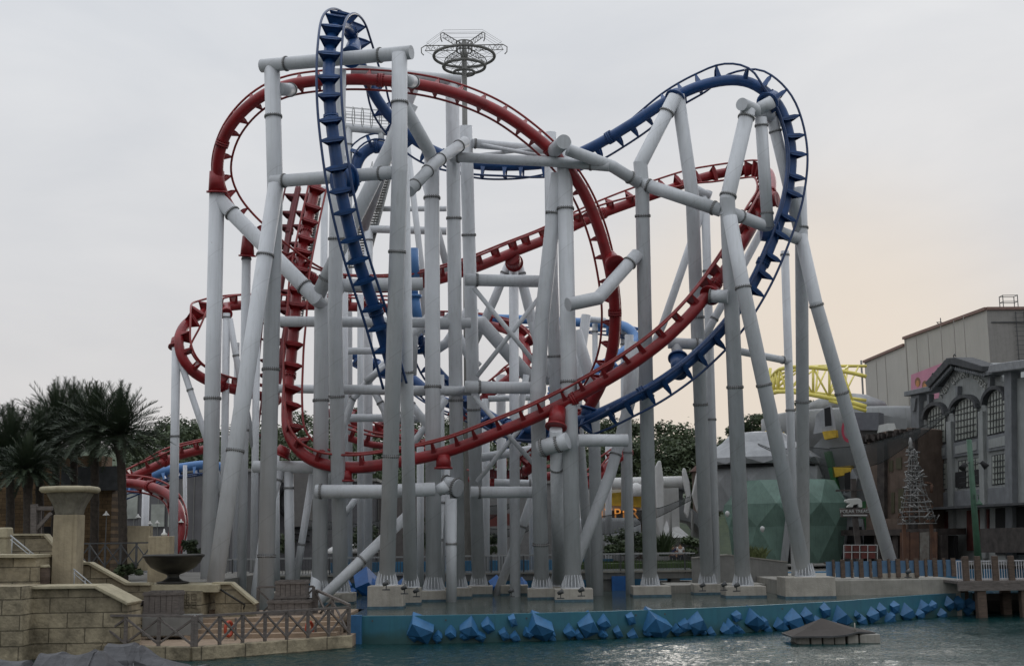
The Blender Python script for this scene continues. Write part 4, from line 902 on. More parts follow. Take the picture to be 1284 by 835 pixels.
# floodlights standing on the footings
for px, py, Y, lab in ((484, 733, 55, 'small dark floodlight on the tall portal footing, left one'), (507, 738, 56, 'small dark floodlight on the second portal footing'), (522, 742, 59.2, 'floodlight fixed low on the front of the footing right of the portal'), (641, 742, 59.5, 'floodlight on the slim footing left of the capped column'), (703, 744, 57.6, 'floodlight on the left face of the capped column footing'), (729, 741, 57.6, 'floodlight on the front of the capped column footing'),
        (881, 735, 62.2, 'floodlight on the left of the crest leg footing'), (908, 734, 60.6, 'floodlight between the crest leg and right tower footings'), (924, 735, 58.8, 'floodlight on the front of the right tower footing'), (1139, 718, 60.6, 'floodlight on the farthest right footing')):
    q = P(px, py, Y); t = thing('floodlight', lab, 'floodlight', q, 'floodlights on the footings'); bm = BM(); pipe(bm, q + Vector((-.12, 0, 0)), q + Vector((.1, -.05, .12)), .07, .11, seg=12); obj('lamp_head', bm, M_DARKSTEEL, t); bm = BM(); bar(bm, q + Vector((0, .1, -.2)), q + Vector((0, .1, .02)), .04, .04); bar(bm, q + Vector((-.16, .1, -.2)), q + Vector((.16, .1, -.2)), .05, .05); obj('bracket', bm, M_DARKSTEEL, t)
# ------------------------------------------------------------------ background materials
LEAF1 = mat('dark_tree_leaves', (.022, .038, .016), rough=.7, var=.5, scale=1.2, col2=(.05, .072, .028))
LEAF2 = mat('mid_tree_leaves', (.03, .05, .02), rough=.7, var=.5, scale=1.2, col2=(.065, .09, .035))
PALM = mat('palm_leaves', (.018, .032, .018), rough=.6, scale=1.5, col2=(.05, .07, .035))
BARK = mat('bark', (.045, .036, .028), rough=.9, var=.4, scale=6)
M_TANBRICK = mat_blocks('tan_brick', (.16, .105, .055), .5, .2, mortar=.012, var=.2, stain=.45, bump=.4)
M_SHED = mat('shed_cladding', (.40, .385, .35), rough=.7, var=.06, scale=.4, streak=.3)
M_SHEDTRIM = mat('shed_trim', (.2, .12, .1), rough=.7)
M_GREYWALL = mat('grey_ribbed_wall', (.12, .12, .125), rough=.8, var=.15, scale=.7, streak=.3)
M_FAC = mat('facade_grey_render', (.27, .285, .28), rough=.85, var=.15, scale=1.0, streak=.5, bump=.2)
M_FACD = mat('facade_slate_trim', (.16, .17, .18), rough=.8, var=.2, scale=1.5, streak=.4)
M_FACDD = mat('facade_dark_cornice', (.055, .058, .062), rough=.85, var=.35, scale=2.5, bump=.4)
M_PANE = mat('dusty_window_pane', (.30, .32, .29), rough=.3, var=.3, scale=.9)
M_MULL = mat('window_mullion', (.03, .032, .034), rough=.6)
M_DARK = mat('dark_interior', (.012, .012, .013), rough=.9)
M_REDDOOR = mat('dark_red_shutter', (.09, .022, .018), rough=.8, var=.3, scale=2)
M_RUIN = mat('ruined_brown_render', (.13, .095, .075), rough=.95, var=.3, scale=1.3, streak=.5, bump=.5)
M_RUIND = mat('ruin_dark_timber', (.05, .042, .038), rough=.9, var=.5, scale=2)
M_RUST = mat('rusty_corrugated', (.06, .03, .02), rough=.9, scale=1.6, col2=(.12, .06, .035), streak=.5)
M_GREEN = mat('green_painted_panel', (.12, .20, .165), rough=.6, var=.25, scale=.8, streak=.5)
M_GREEND = mat('bright_green_beam', (.03, .12, .04), rough=.6)
M_DOME = mat('dome_grey_panel', (.22, .23, .235), rough=.6, var=.15, scale=.9, streak=.4)
M_DOMEL = mat('dome_pale_roof', (.27, .28, .29), rough=.55, var=.25, scale=.9, streak=.3)
M_YEL = mat('yellow_tube_paint', (.7, .6, .13), rough=.5, var=.12, scale=1.5)
M_YELD = mat('yellow_board', (.5, .33, .03), rough=.6, var=.2)
M_WHITE = mat('white_panel', (.5, .5, .49), rough=.55, var=.12, scale=1, streak=.35)
M_NET = mat('shade_net', (.02, .024, .024), rough=.9, alpha=.36)
M_PINK = mat('pink_poster', (.45, .19, .27), rough=.7, var=.15, scale=.4)
M_SIGNL = mat('pale_lettering', (.4, .41, .39), rough=.6)
M_CHROME = mat('tarnished_chrome', (.2, .2, .195), rough=.4, metal=.5, var=.2)
M_LAMPG = mat('green_lamp_post_paint', (.03, .085, .05), rough=.5, var=.2)

# ------------------------------------------------------------------ trees
def leafball(bm, c, r, n, size, mi=1):
    for _ in range(n):
        d = Vector((random.gauss(0, 1), random.gauss(0, 1), random.gauss(0, 1))).normalized(); p = c + d * r * random.uniform(.55, 1.08) ; p.z = c.z + (p.z - c.z)*.8
        a = random.uniform(0, 6.28); u = Vector((math.cos(a), math.sin(a), random.uniform(-.7, .7))).normalized(); v = d.cross(u); 
        if v.length < .1: continue
        v = (v.normalized() + d*random.uniform(-.3, .3)).normalized(); s = size*random.uniform(.6, 1.3)
        bm.faces.new([bm.verts.new(p + u*s*.5), bm.verts.new(p + v*s*.32), bm.verts.new(p - u*s*.5), bm.verts.new(p - v*s*.32)])
def tree(label, x, y, zb, h, r, leaf, seed, leafsize=.42, n=150, lowest=.35):
    random.seed(seed); t = thing('broadleaf_tree', label, 'tree', (x, y, zb), 'trees on the rise behind the park')
    bm = BM(); pts = [Vector((x, y, zb)), Vector((x + random.uniform(-.4, .4), y, zb + h*.3)), Vector((x + random.uniform(-.8, .8), y, zb + h*.62))]; sweep(bm, pts, [r*.07, r*.055, r*.03], seg=8)
    blobs = []
    for k in range(24):
        a = random.uniform(0, 6.28); f = random.random()**.6; zz = random.uniform(lowest, .9); rr = r * f * math.sin(min(1, (1.08 - zz)*1.6 + .2)*1.57)
        blobs.append((Vector((x + math.cos(a)*rr, y + math.sin(a)*rr*.8, zb + h*zz)), r*random.uniform(.26, .44)))
    for b in blobs[:8]: sweep(bm, [pts[1], pts[1].lerp(b[0], .5) + Vector((0, 0, .4)), b[0]], [r*.03, r*.02, r*.01], seg=6)
    obj('trunk', bm, BARK, t)
    bm = BM()
    for c, rr in blobs: leafball(bm, c, rr, n, leafsize)
    obj('crown', bm, leaf, t)
    return t
random.seed(2)
tr = [ # px, top py, Y, radius px, label
 (178, 522, 150, 34, 'tree showing between the rightmost palm and the outer left column'), (214, 512, 160, 40, 'round topped tree just left of the outermost left column'), (243, 520, 155, 34, 'dark tree between the outer left columns'),
 (272, 528, 150, 30, 'tree behind the second column from the left'), (300, 516, 165, 36, 'tree behind the leaning portal leg'), (345, 525, 165, 36, 'tree behind the lower red descent'), (398, 512, 165, 38, 'tree behind the V shaped pipes'),
 (455, 508, 165, 42, 'tree behind the left rear trestle'), (510, 505, 165, 40, 'tree behind the near portal leg'), (560, 520, 165, 36, 'tree behind the paired rear columns'), (622, 530, 165, 40, 'tree behind the parked train'),
 (700, 528, 160, 40, 'tree behind the tall capped column'), (752, 524, 155, 34, 'tree seen left of the kinked column'), (795, 512, 150, 40, 'tallest dark tree, behind the kinked column'), (835, 524, 150, 42, 'broad dark tree right of the kinked column'),
 (868, 545, 150, 26, 'lower tree left of the crest legs'), (905, 532, 170, 26, 'tree between the crest legs and the grey dome'), (936, 515, 165, 28, 'tree rising behind the grey dome'), (962, 510, 165, 22, 'tree just left of the yellow truss'),
 (1010, 484, 170, 20, 'tree crown seen through the yellow truss'), (1050, 486, 170, 18, 'small tree crown at the right end of the yellow truss')]
for i, (px, py, Y, rp, lab) in enumerate(tr):
    p = P(px, py, Y); u = Y/F_PX; zb = 1.6; h = p.z - zb; tree(lab, p.x, Y, zb, h/.97, rp*u*1.15, LEAF1 if i % 3 else LEAF2, 20+i, leafsize=.36, n=400, lowest=.3 if px < 900 else .45)
t = tag(None or bpy.data.objects.new('hillside_scrub', bpy.data.meshes.new('hillside_scrub')), kind='stuff'); link(t)
bm = BM(); random.seed(4)
for k in range(420):
    px = random.uniform(150, 900); Y = random.uniform(128, 170); leafball(bm, P(px, random.uniform(540, 610), Y), random.uniform(1.0, 2.0), 90, .4)
bm.to_mesh(t.data); bm.free(); t.data.materials.append(LEAF2)
bm = BM(); vs = [bm.verts.new(v) for v in ((-70, 148, 1.6), (-70, 195, 17.5), (-10, 205, 18.5), (28, 195, 15), (60, 148, 1.6))]
bm.faces.new(vs); tag(obj('hill', bm, LEAF1), kind='structure')

# palms
def palm(label, px, py_c, py_base, Y, rpx, seed):
    random.seed(seed); c = P(px, py_c, Y); b = P(px + random.uniform(-3, 5), py_base, Y); b.z = min(b.z, 2.1); u = Y/F_PX; L_ = rpx*u*1.0
    t = thing('palm_tree', label, 'palm tree', b, 'date palms on the left')
    bm = BM(); n = 26; pts = []; rad = []
    for i in range(n): f = i/(n-1); pts.append(b.lerp(c, f) + Vector((math.sin(f*3)*.06, 0, 0))); rad.append((.19 if f > .12 else .25 - f*.5) * (1 + .12*(i % 2)) + (.07 if f > .86 else 0))
    sweep(bm, pts, rad, seg=9); obj('trunk', bm, BARK, t)
    bm = BM(); nf = 105
    for k in range(nf):
        az = k*2.39996 + random.uniform(-.2, .2); e0 = R(88 - 112*(k/nf)**.95 + random.uniform(-8, 8)); L = L_*random.uniform(.85, 1.12); p = c.copy(); d = Vector((math.cos(az)*math.cos(e0), math.sin(az)*math.cos(e0), math.sin(e0))); seg = 9; pr = None
        for i in range(seg):
            f = i/seg; d = (d + Vector((0, 0, -.06 - .05*f))).normalized(); q = p + d*L/seg
            s = d.cross(Vector((0, 0, 1))); s = s.normalized() if s.length > .05 else Vector((1, 0, 0)); up = s.cross(d)
            bm.faces.new([bm.verts.new(p + s*.018), bm.verts.new(q + s*.012), bm.verts.new(q - s*.012), bm.verts.new(p - s*.018)])
            for sd in (-1, 1):
                for g_ in range(4):
                    o = p.lerp(q, g_/4); ll = L*.24*math.sin(math.pi*min(.97, .18 + f*.8))*random.uniform(.8, 1.15); dr = (s*sd*random.uniform(.55, .75) + d*.8 + up*random.uniform(.05, .5)).normalized(); w_ = .027
                    bm.faces.new([bm.verts.new(o - d*w_), bm.verts.new(o + d*w_), bm.verts.new(o + dr*ll)])
            p = q
    obj('crown', bm, PALM, t)
pl = [(12, 572, 690, 64, 66, 'palm at the left edge with its crown lowest'), (-22, 560, 690, 67, 58, 'palm mostly outside the left edge'), (48, 566, 700, 66, 60, 'short palm second from the left edge'), (70, 540, 705, 68, 62, 'palm behind the flared capital'), (92, 536, 705, 70, 60, 'palm with a hidden trunk left of the twin trunks'),
      (118, 540, 712, 63, 64, 'palm with the left of the two bare dark trunks'), (150, 545, 725, 61.5, 64, 'rightmost palm, its long trunk standing right of the other'), (34, 590, 700, 60.5, 46, 'low young palm in front of the tan building')]
for i, (px, pc, pb, Y, r_, lab) in enumerate(pl): palm(lab, px, pc, pb, Y, r_, 40+i)
def bush(name, label, px, py0, py1, Y, wpx, leaf, seed, spiky=False, group='shrubs beyond the footbridge'):
    random.seed(seed); a = P(px, py1, Y); top = P(px, py0, Y); u = Y/F_PX; w_ = wpx*u; h = top.z - a.z; bm = BM()
    if spiky:
        for k in range(170):
            o = a + Vector((random.uniform(-.5, .5)*w_*.7, random.uniform(-.4, .4), 0)); d = Vector((random.gauss(0, .35), random.gauss(0, .35), 1)).normalized(); L = h*random.uniform(.5, 1.05); s = Vector((1, random.uniform(-.5, .5), 0))*.035; m_ = o + d*L*.6; e = o + d*L + Vector((d.x, d.y, -.15))*L*.25
            bm.faces.new([bm.verts.new(o - s), bm.verts.new(o + s), bm.verts.new(m_ + s), bm.verts.new(m_ - s)]); bm.faces.new([bm.verts.new(m_ - s), bm.verts.new(m_ + s), bm.verts.new(e)])
    else:
        for k in range(12): leafball(bm, a + Vector((random.uniform(-.42, .42)*w_, random.uniform(-.5, .5), random.uniform(.15, .8)*h)), min(w_, h)*.28, 90, .2)
    o = obj('foliage', bm, leaf); o.name = name; tag(o, label, 'shrub', group); return o
bush('leafy_shrub', 'dense shrub beneath the orange lettering', 790, 655, 695, 80, 34, LEAF1, 1); bush('leafy_shrub', 'pale leafed shrub left of the kinked column, near the bridge', 772, 668, 697, 79, 22, LEAF2, 2); bush('leafy_shrub', 'dark shrub touching the kinked column on its left', 808, 660, 695, 81, 20, LEAF1, 3)
bush('upright_shrub', 'upright spiky plant just right of the kinked column', 832, 662, 697, 80, 12, LEAF1, 4, True); bush('leafy_shrub', 'rounded yellowish shrub beside the walkers', 868, 668, 697, 79, 20, LEAF2, 5); bush('upright_shrub', 'spiky yellow green plant at the foot of the green dome', 950, 682, 702, 75, 22, mat('yellow_green_leaves', (.08, .1, .03), rough=.7, var=.3), 6, True)
bush('leafy_shrub', 'dark shrub behind the portal leg at bridge level', 525, 640, 697, 84, 34, LEAF1, 7); bush('leafy_shrub', 'low dark shrub left of the slim footing', 612, 662, 697, 84, 22, LEAF1, 8); bush('leafy_shrub', 'shrub by the lamps behind the outer left column', 240, 672, 712, 70, 20, LEAF1, 9); bush('leafy_shrub', 'green shrub at the foot of the rightmost palm', 160, 705, 722, 60.5, 34, LEAF2, 10, group='shrubs by the palms')
bush('leafy_shrub', 'grey green shrub between the left columns at bridge level', 350, 660, 696, 82, 30, LEAF2, 12); bush('leafy_shrub', 'dark shrub between the V column and the rear trestle', 455, 655, 697, 84, 30, LEAF1, 13)
bm = BM(); a, b = P(725, 694, 76), P(875, 694, 76); n = 60
for i in range(2600): x = random.uniform(a.x, b.x); y = random.uniform(75, 80); z = 2.35 if y > 76 else 2.0; s = random.uniform(.05, .16); bm.faces.new([bm.verts.new((x - .02, y, z-.1)), bm.verts.new((x + .02, y, z-.1)), bm.verts.new((x + random.uniform(-.05, .05), y, z + s))])
tag(obj('lawn_grass', bm, M_GRASS), kind='stuff')
bm = BM(); box(bm, ((a.x+b.x)/2, 78, 1.9), (b.x-a.x, 5.5, .9), taper=.97); tag(obj('lawn_bank', bm, M_GRASS), kind='structure')

# ------------------------------------------------------------------ facades: a plane seen at a slant, details laid out on it
class Wall:
    def __init__(s, px0, Y0, px1, Y1):
        s.a, s.b = P(px0, 660, Y0), P(px1, 660, Y1); s.a.z = s.b.z = 0; s.u = (s.b - s.a).normalized(); s.n = Vector((s.u.y, -s.u.x, 0))
        if s.n.y > 0: s.n = -s.n
    def at(s, px, py, off=0.0):
        d = ray(px, py); o = Vector((0, 0, EYE)); t = ((s.a + s.n*off) - o).dot(s.n) / d.dot(s.n); return o + d*t
    def plate(s, poly, off, th, m, parent, name, bevel=0):
        """slab with its front face off metres proud of the wall plane"""
        bm = BM(); prism(bm, [s.at(x, y, 0) + s.n*off for x, y in poly], -s.n*th); return obj(name, bm, m, parent, bevel=bevel)
    def add(s, bm, poly, off, th): prism(bm, [s.at(x, y, 0) + s.n*off for x, y in poly], -s.n*th)
    def bar(s, bm, a, b, w, off): bar(bm, s.at(*a) + s.n*off, s.at(*b) + s.n*off, w, w)
def arch(x0, x1, yb, ys, yt, sl=0.0, n=10):
    """px polygon of an arched opening; sl = slope of horizontals (py per px)"""
    pts = [(x0, yb), (x0, ys)]; cx = (x0+x1)/2
    for i in range(1, n): a = math.pi*(1 - i/n); pts.append((cx + (x1-x0)/2*math.cos(a), ys + sl*((cx + (x1-x0)/2*math.cos(a)) - x0) - (ys-yt)*math.sin(a)))
    pts += [(x1, ys + sl*(x1-x0)), (x1, yb + sl*(x1-x0))]; return pts
def text_on(word, p, size, depth, m, parent, name, ux, spacing=1.0, rot=0.0):
    cu = bpy.data.curves.new('txt', 'FONT'); cu.body = word; cu.size = size; cu.extrude = depth; cu.align_x = 'CENTER'; cu.align_y = 'CENTER'; cu.space_character = spacing
    o = bpy.data.objects.new('txt', cu); C.objects.link(o); bpy.context.view_layer.update()
    me = bpy.data.meshes.new_from_object(o.evaluated_get(bpy.context.evaluated_depsgraph_get())); bpy.data.objects.remove(o); bpy.data.curves.remove(cu)
    ux = Vector(ux).normalized(); uz = Vector((0, 0, 1)); un = ux.cross(uz)
    M = Matrix((( ux.x, uz.x, un.x), (ux.y, uz.y, un.y), (ux.z, uz.z, un.z))).to_4x4() @ Matrix.Rotation(rot, 4, 'Z')
    me.transform(Matrix.Translation(Vector(p) - (wl(parent) if parent else Vector())) @ M); me.materials.clear(); me.materials.append(m)
    r = bpy.data.objects.new(name, me); link(r, parent); return r

# grey facade building
W = Wall(1145, 90.3, 1284, 74.6)
t = thing('grey_theatre_building', 'grey stone fronted building with a gable and three tall arched windows', 'building', W.at(1215, 690))
W.plate([(1147, 506), (1177, 499), (1178, 492), (1203, 455), (1243, 466), (1252, 479), (1340, 462), (1340, 712), (1149, 700)], 0, 6, M_FAC, t, 'wall')
W.plate([(1143, 497), (1143, 491), (1178, 483), (1178, 490)], .55, 1.2, M_FACD, t, 'cornice', .04); W.plate([(1242, 472), (1242, 467), (1262, 460), (1262, 467)], .5, 1, M_FACD, t, 'cornice', .04)
W.plate([(1254, 468), (1257, 457), (1340, 445), (1340, 457)], .8, 1.6, mat('pale_cornice', (.24, .25, .26), rough=.8, var=.2, streak=.4), t, 'cornice', .05)
bm = BM(); W.add(bm, [(1172, 480), (1200, 449), (1204, 456), (1177, 486)], .7, 1.2); W.add(bm, [(1199, 449), (1211, 448), (1246, 459), (1246, 466), (1207, 457), (1203, 457)], .72, 1.2); obj('gable_cornice', bm, M_FACDD, t, bevel=.04)
bm = BM()
for f in range(16):
    x = 1176 + (1202-1176)*f/15; y = 484 - 28*f/15; W.bar(bm, (x, y+3), (x+1.5, y+5), .2, .45)
obj('dentil_band', bm, M_FACD, t); bm = BM()
for f in range(16): x = 1208 + 36*f/15; y = 459 + 8*f/15; W.bar(bm, (x, y+2), (x+1, y+4.5), .2, .45)
obj('dentil_band', bm, M_FACD, t)
for x0, x1, y0 in ((1148, 1158, 496), (1266, 1275, 466)): W.plate([(x0, y0), (x1, y0-1.5), (x1+2, 700), (x0+2, 700)], .35, .6, M_FACD, t, 'pilaster', .03)
for x0, x1, y0, y1 in ((1189, 1197, 543, 700), (1229, 1237, 530, 700)): W.plate([(x0+1, y0-14), (x1-1, y0-15), (x1+3, y1), (x0+5, y1)], .22, .3, M_FAC, t, 'pilaster', .03)
for (x, y0, y1) in ((1169, 494, 507), (1246, 470, 488), (1205, 484, 498)): W.plate([(x-1.5, y0), (x+1.5, y0), (x+1, y1), (x-1, y1)], .3, .35, M_FACD, t, 'bracket')
W.plate([(x, y) for x, y in ((1150, 499), (1157, 499), (1155, 515), (1151, 515))], .5, .5, M_FACD, t, 'bracket')
text = 'NEW QUARRY YARDS'
for i, ch in enumerate(text):            # lettering set along an arc under the gable
    if ch == ' ': continue
    f = i/(len(text)-1); x = 1181 + 54*f; y = 500 - 31*math.sin(math.pi*(f*.74 + .06)) + (3 if f > .8 else 0)
    text_on(ch, W.at(x, y, .06), .62, .05, M_SIGNL, t, 'letter', W.u, rot=R(42 - 74*f))
text_on('8', W.at(1206, 464.5, .06), 1.0, .05, M_SIGNL, t, 'letter', W.u)
def win(poly, x0, x1, y0, y1, nx, ny, sl, frame=True):
    fr = W.plate(poly, -.02 + .05, .06, M_FACDD, t, 'window'); cx = sum(p[0] for p in poly)/len(poly); cy = sum(p[1] for p in poly)/len(poly)
    pn = W.plate([(cx + (x-cx)*.88, cy + (y-cy)*.94) for x, y in poly], .07, .03, M_PANE, fr, 'pane') if False else None
    bm = BM(); W.add(bm, [(cx + (x-cx)*.86, cy + (y-cy)*.93) for x, y in poly], .075, .03); bmesh.ops.translate(bm, verts=bm.verts, vec=-wl(t)); me = bpy.data.meshes.new('pane'); bm.to_mesh(me); bm.free(); me.materials.append(M_PANE); o = bpy.data.objects.new('pane', me); link(o, fr)
    bm = BM()
    for i in range(1, nx): x = x0 + (x1-x0)*i/nx; q = math.sqrt(max(0, 1 - ((i/nx)*2-1)**2)) if y0 < 0 else 1; W.bar(bm, (x, abs(y0) + sl*(x-x0) + (1-q)*8), (x, y1 + sl*(x-x0)), .035, .1)
    for j in range(1, ny): y = abs(y0) + (y1-abs(y0))*j/ny; W.bar(bm, (x0+1, y + (3 if y0 < 0 and j == 1 else 0)), (x1-1, y + sl*(x1-x0)), .045, .1)
    bmesh.ops.translate(bm, verts=bm.verts, vec=-wl(t)); me = bpy.data.meshes.new('mullions'); bm.to_mesh(me); bm.free(); me.materials.append(M_MULL); o = bpy.data.objects.new('mullions', me); link(o, fr)
win(arch(1163, 1188, 561, 526, 511, -.2), 1165, 1186, -513, 559, 6, 6, -.19); win(arch(1197, 1228, 555, 518, 502, -.2), 1199, 1226, -504, 553, 7, 6, -.19); win(arch(1238, 1264, 548, 508, 491, -.22), 1240, 1262, -493, 546, 6, 6, -.2)
def hood(x0, x1, ys, yt, sl):            # dark moulded hood following the arch
    inner = arch(x0, x1, 0, ys, yt, sl, 12)[1:-1]; outer = arch(x0-2.5, x1+2.0, 0, ys, yt-4, sl, 12)[1:-1]; bm = BM()
    for i in range(len(inner)-1): W.add(bm, [inner[i], inner[i+1], outer[i+1], outer[i]], .35, .5)
    obj('arch_hood', bm, M_FACDD, t)
hood(1163, 1188, 526, 511, -.2); hood(1197, 1228, 518, 502, -.2); hood(1238, 1264, 508, 491, -.22)
def band(y): return lambda x: y + (x-1165)*(-.17 + (y-577)*.0018)
for (x0, x1) in ((1163, 1190), (1199, 1231), (1241, 1268)):
    b0, b1 = band(562), band(579); W.plate([(x0-1, b0(x0)), (x1, b0(x1)), (x1, b1(x1)), (x0-1, b1(x0))], .14, .2, M_FACD, t, 'spandrel_panel', .02); W.plate([(x0+2, b0(x0)+4), (x1-3, b0(x1)+4), (x1-3, b1(x1)-4), (x0+2, b1(x0)-4)], .18, .1, M_FAC, t, 'inner_panel')
    b0, b1 = band(583), band(616); win([(x0+3, b1(x0)), (x0+3, b0(x0)), (x1, b0(x1)), (x1, b1(x1))], x0+5, x1-2, b0(x0), b1(x0), 6, 5, -.12)
    b0, b1 = band(619), band(637); W.plate([(x0, b0(x0)), (x1+1, b0(x1)), (x1+1, b1(x1)), (x0, b1(x0))], .14, .2, M_FACD, t, 'spandrel_panel', .02)
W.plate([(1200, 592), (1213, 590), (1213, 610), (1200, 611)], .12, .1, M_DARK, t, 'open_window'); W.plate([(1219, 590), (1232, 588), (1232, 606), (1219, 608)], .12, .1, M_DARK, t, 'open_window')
W.plate([(1164, 637), (1340, 628), (1340, 631), (1164, 640)], 1.4, 1.6, M_FACDD, t, 'canopy')
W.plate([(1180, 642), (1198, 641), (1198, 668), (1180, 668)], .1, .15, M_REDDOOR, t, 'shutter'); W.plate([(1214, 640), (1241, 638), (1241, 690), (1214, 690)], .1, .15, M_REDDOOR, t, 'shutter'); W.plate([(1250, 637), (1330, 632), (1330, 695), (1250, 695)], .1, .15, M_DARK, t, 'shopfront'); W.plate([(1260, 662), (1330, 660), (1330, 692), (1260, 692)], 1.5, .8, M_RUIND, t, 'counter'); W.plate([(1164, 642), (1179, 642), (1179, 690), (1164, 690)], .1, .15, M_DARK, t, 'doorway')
bm = BM()
for (x, y, r_) in ((1185, 456, 4), (1177, 465, 4), (1170, 471, 3.2), (1197, 447, 2.6)):
    c = W.at(x, y, .3); rr = r_*86/F_PX; sweep(bm, [c + W.u*math.cos(a)*rr + Vector((0, 0, math.sin(a)*rr)) for a in [2*math.pi*k/20 for k in range(17)]], .035, seg=6)
obj('iron_scroll', bm, M_MULL, t)

# big shed behind
SA, SB = P(1237, 388, 95), P(1084, 455, 123); S1 = P(1134, 430, 0 or 112)
Wl = Wall(1084, 123, 1237, 95); ztop = SA.z
t = thing('big_shed', 'huge plain beige shed with a stepped roofline at the right', 'building', Wl.at(1237, 660))
stepf = Wl.at(1134, 430)
bm = BM(); n = Wl.n
def vert(p, z): return Vector((p.x, p.y, z))
Cn = SA; Dn = SA + Vector((40, -6, 0)); prism(bm, [vert(stepf, .5), vert(Cn, .5), vert(Cn, ztop), vert(stepf, ztop)], (45, 25, 0)); obj('hall', bm, M_SHED, t)
bm = BM(); a = Wl.at(1084, 455); prism(bm, [vert(a, .5), vert(stepf, .5), vert(stepf, ztop-.55), vert(a, ztop-.55)], (45, 25, 0)); obj('rear_hall', bm, M_SHED, t)
bm = BM(); box(bm, (SA.x + 22.5, SA.y + 3, 10), (45, 6, ztop*2-20.004 + 0)); bmesh.ops.delete(bm, geom=bm.verts[:], context='VERTS')
prism(bm, [vert(SA, .5), vert(SA + Vector((40, 1.5, 0)), .5), vert(SA + Vector((40, 1.5, 0)), ztop), vert(SA, ztop)], (2, 8, 0)); obj('end_wall', bm, mat('shed_end_cladding', (.24, .23, .215), rough=.7, var=.08, streak=.35), t)
bm = BM(); bar(bm, vert(stepf, ztop+.06) + n*.05, vert(SA, ztop+.06) + n*.05, .25, .22); bar(bm, vert(a, ztop-.5) + n*.05, vert(stepf, ztop-.5) + n*.05, .25, .22); bar(bm, vert(SA, ztop+.06), vert(SA + Vector((40, 1.5, 0)), ztop+.06), .25, .22); obj('roof_trim', bm, M_SHEDTRIM, t)
bm = BM()
for x in (1107, 1119, 1146, 1160, 1175, 1192, 1209, 1222): p = Wl.at(x, 600); bar(bm, vert(p, 1) + n*.012, vert(p, ztop - (.8 if x < 1134 else .2)) + n*.012, .05, .03)
obj('panel_seams', bm, mat('seam', (.3, .285, .26), rough=.8), t)
bm = BM(); p = Wl.at(1090, 600); pipe(bm, vert(p, 1) + n*.15, vert(p, ztop-.3) + n*.15, .09, seg=10); obj('downpipe', bm, M_CONCG, t)
Wl.plate([(1143, 470), (1190, 452), (1190, 500), (1143, 500)], .05, .04, M_PINK, t, 'poster'); 
M_SKIN = mat('poster_skin', (.45, .2, .07), rough=.7); M_HAIR = mat('poster_hair', (.18, .09, .04), rough=.7)
for (x, y) in ((1151.5, 479), (1160.5, 483)):
    Wl.plate([(x + 3.6*math.cos(a), y + 6*math.sin(a)) for a in [2*math.pi*k/14 for k in range(14)]], .06, .02, M_HAIR, t, 'poster_hair'); Wl.plate([(x + 2.0*math.cos(a), y + 2 + 4.4*math.sin(a)) for a in [2*math.pi*k/14 for k in range(14)]], .07, .02, M_SKIN, t, 'poster_face')
for i, (x0, y0, x1, y1) in enumerate(((1123, 518, 1136, 540), (1108, 524, 1117, 540))): Wl.plate([(x0, y0+2), (x1, y0), (x1, y1), (x0, y1)], .06, .1, M_CONCG, t, 'louvre')
bm = BM(); q = P(1268, 392, 96.5)
for dx in (-.55, .55):
    for dy in (0, .7): bar(bm, q + Vector((dx, dy, -.3)), q + Vector((dx, dy, 1.35)), .05, .05)
for zz in (.35, .85, 1.32):
    for a, b in (((-.55, 0), (.55, 0)), ((.55, 0), (.55, .7)), ((-.55, .7), (.55, .7)), ((-.55, 0), (-.55, .7))): bar(bm, q + Vector((*a, zz)), q + Vector((*b, zz)), .04, .04)
obj('roof_ladder_cage', bm, M_DARKSTEEL, t)
bm = BM()
for dx in (-.3, .3): bar(bm, q + Vector((dx, -1.6, -.2)), q + Vector((dx, -1.6, -7)), .05, .05)
for k in range(20): bar(bm, q + Vector((-.45, -1.6, -.3 - k*.34)), q + Vector((.45, -1.6, -.3 - k*.34)), .03, .03)
bar(bm, q + Vector((-2.1, -1.5, -.95)), q + Vector((.5, -1.5, -.95)), .07, .07); obj('wall_ladder', bm, M_DARKSTEEL, t)
bm = BM(); q = P(1180, 411, 104); bar(bm, q + Vector((0, 0, -.4)), q + Vector((0, 0, .8)), .06, .06); bar(bm, q + Vector((-.35, 0, .45)), q + Vector((.1, 0, .45)), .05, .05); bar(bm, q + Vector((-.3, 0, .45)), q + Vector((.05, 0, 0)), .06, .06); obj('roof_antenna', bm, M_DARKSTEEL, t)

# ruined brown building in front of the shed
W2 = Wall(1085, 88, 1150, 84)
t = thing('ruined_building', 'brown ruined looking building with a ragged roof edge left of the grey facade', 'building', W2.at(1120, 690))
W2.plate([(1086, 552), (1093, 546), (1100, 549), (1108, 541), (1116, 545), (1122, 538), (1131, 542), (1138, 536), (1152, 538), (1152, 664), (1086, 664)], 0, 4, M_RUIN, t, 'wall')
W2.plate([(1104, 550), (1113, 548), (1113, 664), (1104, 664)], .3, .5, M_RUIND, t, 'timber_pier'); W2.plate([(1143, 542), (1151, 540), (1151, 664), (1143, 664)], .3, .5, M_RUIND, t, 'timber_pier')
random.seed(8); bm = BM()
for k in range(34): x = 1088 + k*1.9; y = 549 - k*.32 + random.uniform(-2, 2); W2.add(bm, [(x, y), (x+2.6, y-1), (x+2, y+random.uniform(3, 9)), (x+.5, y+random.uniform(3, 7))], random.uniform(.3, .8), .5)
obj('ragged_eaves', bm, M_RUIND, t)
for x0, y0, x1, y1 in ((1115, 577, 1120, 591), (1124, 573, 1131, 588), (1118, 617, 1122, 643), (1127, 612, 1134, 642)): W2.plate([(x0, y0+1), (x1, y0), (x1, y1), (x0, y1)], .05, .1, mat('ruin_window', (.07, .065, .035), rough=.6), t, 'window')
